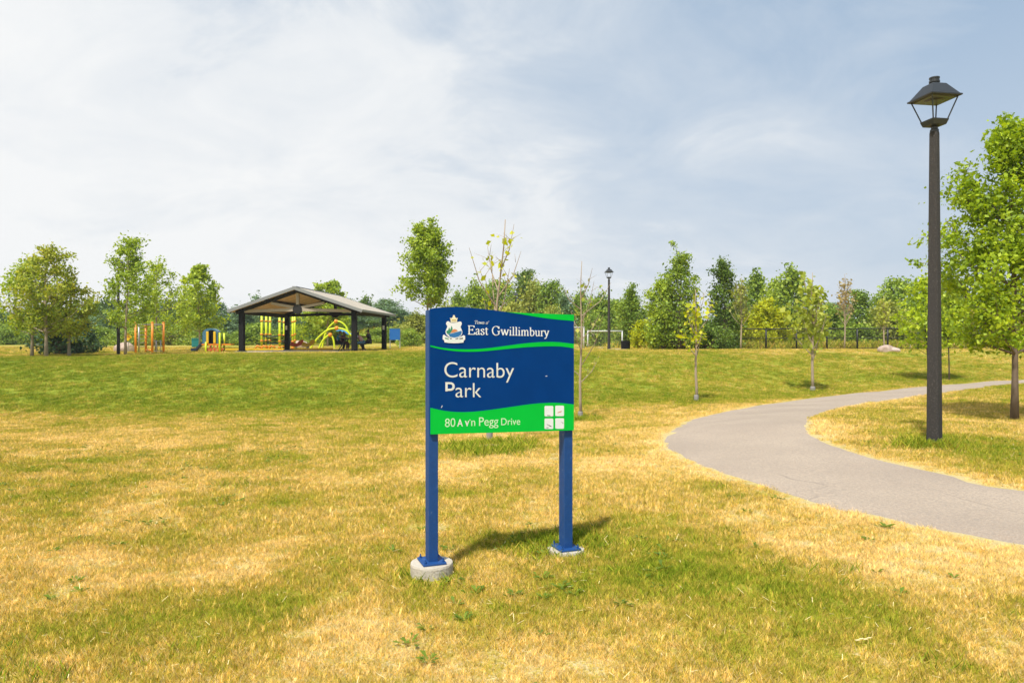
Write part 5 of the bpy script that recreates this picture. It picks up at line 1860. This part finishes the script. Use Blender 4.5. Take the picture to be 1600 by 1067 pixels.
# teal bin, boulders, blue board
tbn = empty("utility_box", P(306, 56), R(25), "teal box with a dark side standing behind the slide playhouse", "box")
MB().box((-.30, -.30, -.1), (.30, .30, .66)).build("body", M_teal, tbn, bevel=.03)
MB().box((-.33, -.33, .663), (.33, .33, .74)).build("lid", M_teal, tbn, bevel=.03)
MB().box((-.22, -.315, .1), (.22, -.303, .55)).build("door", M_teal, tbn)

M_rock = pm("boulder", (.42, .31, .25), .9, .25, 3, .6, 14, tint=(.52, .42, .36), tfac=(.45, .7))
def boulder(loc, dims, seed, label, parts_=1):
    rs = np.random.RandomState(seed)
    bm = bmesh.new()
    for k in range(parts_):
        r_ = bmesh.ops.create_icosphere(bm, subdivisions=3, radius=1)
        off = Vector(((k - (parts_ - 1) / 2) * .75, rs.normal(0, .1), -.12 * k))
        pl_ = [(Vector(rs.normal(0, 1, 3)).normalized(), .72 + .25 * rs.rand()) for _ in range(14)]
        for v in r_['verts']:
            c_ = v.co.copy()
            for n_, dd in pl_:
                e_ = c_.dot(n_) - dd
                if e_ > 0: c_ -= n_ * e_ * .85
            v.co = c_ * (1 if k == 0 else .82) + off
    for v in bm.verts:
        v.co = Vector((v.co.x * dims[0] / (1 + .38 * (parts_ - 1)), v.co.y * dims[1], v.co.z * dims[2]))
    me = bpy.data.meshes.new("boulder"); bm.to_mesh(me); bm.free()
    me.materials.append(M_rock)
    o = bpy.data.objects.new("boulder", me); C.objects.link(o)
    o.location = loc
    return tag(o, label, "boulder", "boulders on the upper lawn")
boulder(P(195, 43, .18), (.66, .5, .42), 4, "long pinkish boulder behind the dark lamp post and diamond sign")
boulder(P(471, 55, .2), (.62, .5, .48), 6, "reddish boulder behind the lime tower's right end")
boulder(P(1390, 39, .10), (.66, .4, .30), 9, "pale two humped boulder at the crest by the fence", 2)

bd = empty("notice_board", P(617, 50), R(-4), "plain blue board on posts just right of the shelter", "board")
k_ = F / 50
zt, zb = EYE + (533.5 - 514) / k_ - bd.location.z, EYE + (533.5 - 531) / k_ - bd.location.z
M_board = pm("board_blue", (.015, .13, .42), .45, .06, 5)
MB().box((-.38, -.02, zb), (.37, .02, zt)).build("panel", M_board, bd)
MB().box((-.39, -.03, zt + .002), (.38, .03, zt + .05)).build("top_rail", M_sblue, bd)
for x in (-.36, .35): MB().box((x - .03, .022, -.2), (x + .03, .08, zt)).build("post", M_galv, bd)

# bin, pad, goals
bn = empty("litter_bin", P(977.5, 43.4), 0, "black slatted litter bin beside the far lamp post", "bin")
b_ = MB()
b_.lathe([(.24, .02), (.24, .50), (.235, .51)], 24)
for k in range(24):
    a_ = k * 2 * math.pi / 24
    b_.beam((.262 * math.cos(a_), .262 * math.sin(a_), .0), (.275 * math.cos(a_), .275 * math.sin(a_), .53), .05, .012, (math.cos(a_), math.sin(a_), 0))
b_.build("body", M_black, bn)
MB().lathe([(.285, .532), (.29, .545), (.285, .56), (.2, .565), (.19, .54)], 24).build("rim", M_black, bn)
pd = MB().box((-.55, -.5, -.2), (.55, .5, .03)).build("concrete_pad", M_conc, None)
pd.location = P(963.5, 43.6); tag(pd, "small pale concrete pad between the far lamp post and the bin", "pad")

M_goal = pm("goal_white", (.52, .53, .53), .4, .05, 10)
M_net = pm("goal_net", (.45, .45, .43), .8, .1, 10)
def goal(px0, px1, d, h_, label, rz):
    q = P((px0 + px1) / 2, d)
    w_ = (px1 - px0) / F * d
    g_ = empty("soccer_goal", q, rz, label, "goal", "soccer goals")
    x = w_ / 2
    for s_ in (-1, 1):
        MB().tube([(s_ * x, 0, -.1), (s_ * x, 0, h_)], .05, 10).build("post", M_goal, g_, True)
        MB().tube([(s_ * x, .03, h_ - .03), (s_ * x, .35, h_ - .08), (s_ * x, .85, .06)], .025, 8).build("back_stay", M_galv, g_, True)
    MB().tube([(-x - .05, 0, h_), (x + .05, 0, h_)], .05, 10).build("crossbar", M_goal, g_, True)
    MB().tube([(-x, .85, .04), (x, .85, .04)], .025, 8).build("ground_bar", M_galv, g_, True)
    nm_ = MB()
    n_ = int(w_ / .16)
    for k in range(n_ + 1):
        xx = -x + w_ * k / n_
        nm_.tube([(xx, .05, h_ - .05), (xx, .38, h_ - .12), (xx, .83, .06)], .0035, 3, cap=False)
    for k in range(8):
        f_ = k / 7
        nm_.tube([(-x, .38 + .45 * f_, (h_ - .12) * (1 - f_) + .06 * f_), (x, .38 + .45 * f_, (h_ - .12) * (1 - f_) + .06 * f_)], .0035, 3, cap=False)
    nm_.build("net", M_net, g_)
goal(868, 912.5, 46.5, 1.42, "white soccer goal mostly hidden behind the sign's right edge", R(6))
goal(918.5, 972, 50, 1.22, "white soccer goal behind the far lamp post and the bin", R(-3))

# ------------------------------------------------------------------ black chain-link fence
M_fence = pm("fence_black", (.016, .017, .018), .5, .12, 8)
fp = [P(px, d) for px, d in [(976, 52.5), (1004, 50.5), (1052, 48.5), (1102, 46.6), (1150, 45.5)] + [(1197 + 47.5 * k, 45) for k in range(11)]]
fx_ = empty("chain_link_fence", fp[0], 0, "long black chain link fence with round posts along the right of the park", "fence")
of = fp[0]
FH = 1.32
for i, q in enumerate(fp):
    po = MB().tube([(q.x - of.x, q.y - of.y, q.z - of.z - .2), (q.x - of.x, q.y - of.y, q.z - of.z + FH + .03)], .058, 8).build("post", M_fence, fx_, True)
for i in range(len(fp) - 1):
    a_, b_ = fp[i] - of, fp[i + 1] - of
    for z, r_ in ((FH, .036), (.72, .022), (.07, .02)):
        MB().tube([a_ + Vector((0, -.03, z)), b_ + Vector((0, -.03, z))], r_, 6).build("rail", M_fence, fx_, True)
    L_ = (b_ - a_).length
    ux = (b_ - a_) / L_
    nm_ = MB()
    st = .11
    n_ = int((L_ + FH) / st)
    for k in range(n_):
        s0 = k * st
        for sg in (1, -1):
            # diagonal wires clipped to the panel
            x0_, z0_ = s0, 0.0
            x1_, z1_ = s0 - FH, FH
            if x0_ > L_: z0_ = x0_ - L_; x0_ = L_
            if x1_ < 0: z1_ = FH + x1_; x1_ = 0
            if z1_ - z0_ < .02: continue
            if sg < 0: x0_, x1_ = L_ - x0_, L_ - x1_
            nm_.tube([a_ + ux * x0_ + Vector((0, -.01 * sg, z0_ + .04)), a_ + ux * x1_ + Vector((0, -.01 * sg, z1_ - .02))], .003, 3, cap=False)
    nm_.build("wire_mesh", M_fence, fx_)

# ------------------------------------------------------------------ rough grass beyond the fence and on the mound
def rough(n, x0, x1, y0, y1, s0, s1, d0, d1, keep=None):
    x = x0 + (x1 - x0) * rg.rand(n); y = y0 + (y1 - y0) * rg.rand(n)
    s = s0 + (s1 - s0) * rg.rand(n); d = d0 + (d1 - d0) * rg.rand(n)
    return x, y, s, d
seg = [rough(5200, 9, 50, 45.8, 60, 5, 11, .05, .7), rough(2600, -24, -2, 72, 96, 6, 12, .1, .5), rough(900, 8, 20, 51, 62, 5, 9, .1, .6)]
xa_, ya_, sa_, da_ = (np.concatenate([q[i] for q in seg]) for i in range(4))
point_cloud("tall_grass", xa_, ya_, sa_, da_, GT, "tall rough grass beyond the fence and over the mound", "grass")

# ------------------------------------------------------------------ broad-leaved weeds, dead stalks and a scrap in the near lawn
L_weed = leaf_mat("leaf_weed", (.09, .15, .016), (.17, .26, .026), (.28, .37, .045), .35, 3)
M_straw = pm("dead_straw", (.82, .66, .34), .8, .2, 30)
wx, wy = scatter(2.6, 13, 4.5)
kw = (vnoise(wx + 7, wy, 1.9) > .56) & (edge_dist(wx, wy) > .2) & (dryness(wx, wy) < .95)
wx, wy = wx[kw], wy[kw]
rw = np.random.RandomState(77)
V_, Q_ = [], []
for x_, y_ in zip(wx, wy):
    z_ = gz(x_, y_)
    for j in range(rw.randint(3, 14)):
        th = rw.rand() * 6.283
        ln = .025 + .04 * rw.rand()
        wd = ln * (.16 + .12 * rw.rand())
        r0 = .012 * rw.rand() + (.06 * rw.rand() if j > 6 else 0)
        u_ = np.array([math.cos(th), math.sin(th), 0]); s_ = np.array([-u_[1], u_[0], 0])
        o_ = np.array([x_, y_, z_ + .012]) + u_ * r0 + s_ * rw.normal(0, .012)
        up_ = .25 + .7 * rw.rand()
        b_ = len(V_)
        V_ += [o_, o_ + u_ * ln * .55 + s_ * wd + np.array([0, 0, ln * up_ * .55]), o_ + u_ * ln + np.array([0, 0, ln * up_ * .6]), o_ + u_ * ln * .55 - s_ * wd + np.array([0, 0, ln * up_ * .62])]
        Q_.append((b_, b_ + 1, b_ + 2, b_ + 3))
wo_ = bpy.data.objects.new("weeds", np_mesh("weeds", np.array(V_), np.array(Q_), L_weed)); C.objects.link(wo_)
tag(wo_, "dark green broad leaved weeds dotted through the near lawn", "weeds", kind='stuff')
sx_, sy_ = scatter(2.4, 12, 26)
V_, Q_ = [], []
sz_ = gz_arr(sx_, sy_)
for x_, y_, z_ in zip(sx_, sy_, sz_):
    th = rw.rand() * 6.283; ln = .015 + .035 * rw.rand()
    u_ = np.array([math.cos(th), math.sin(th), rw.normal(.1, .35)]) * ln; s_ = np.array([-math.sin(th), math.cos(th), 0]) * .0016
    o_ = np.array([x_, y_, z_ + .026 + .012 * rw.rand()])
    b_ = len(V_)
    V_ += [o_ - s_, o_ + u_ - s_, o_ + u_ + s_, o_ + s_]
    Q_.append((b_, b_ + 1, b_ + 2, b_ + 3))
st_ = bpy.data.objects.new("dead_grass", np_mesh("dead_grass", np.array(V_), np.array(Q_), M_straw)); C.objects.link(st_)
tag(st_, "pale dead stalks lying loose in the near lawn", "grass", kind='stuff')
q = at(1349, 1007)
scr = MB()
for k in range(4): scr.box((-.06 + k * .03, -.006 + .002 * (k % 2), .028 + .004 * (k % 2)), (-.03 + k * .03, .006, .031 + .004 * (k % 2)))
so_ = scr.build("paper_scrap", M_straw, None); so_.scale = (.8, .8, 1); so_.location = q; so_.rotation_euler.z = .25
tag(so_, "small pale scrap of paper lying in the grass at lower right", "litter")

# ------------------------------------------------------------------ the hazy summer air
hz = MB().box((-1900, -1900, -3), (1900, 2600, 14)).build("haze", None, None)
M_air = bpy.data.materials.new("hazy_air")
M_air.use_nodes = True
t = M_air.node_tree
t.nodes.clear()
o_ = N(t, "ShaderNodeOutputMaterial")
v_ = N(t, "ShaderNodeVolumePrincipled")
v_.inputs['Color'].default_value = (.86, .92, 1.0, 1)
v_.inputs['Density'].default_value = 0.00045
v_.inputs['Anisotropy'].default_value = .2
t.links.new(v_.outputs[0], o_.inputs['Volume'])
hz.data.materials.append(M_air)
tag(hz, kind='stuff')
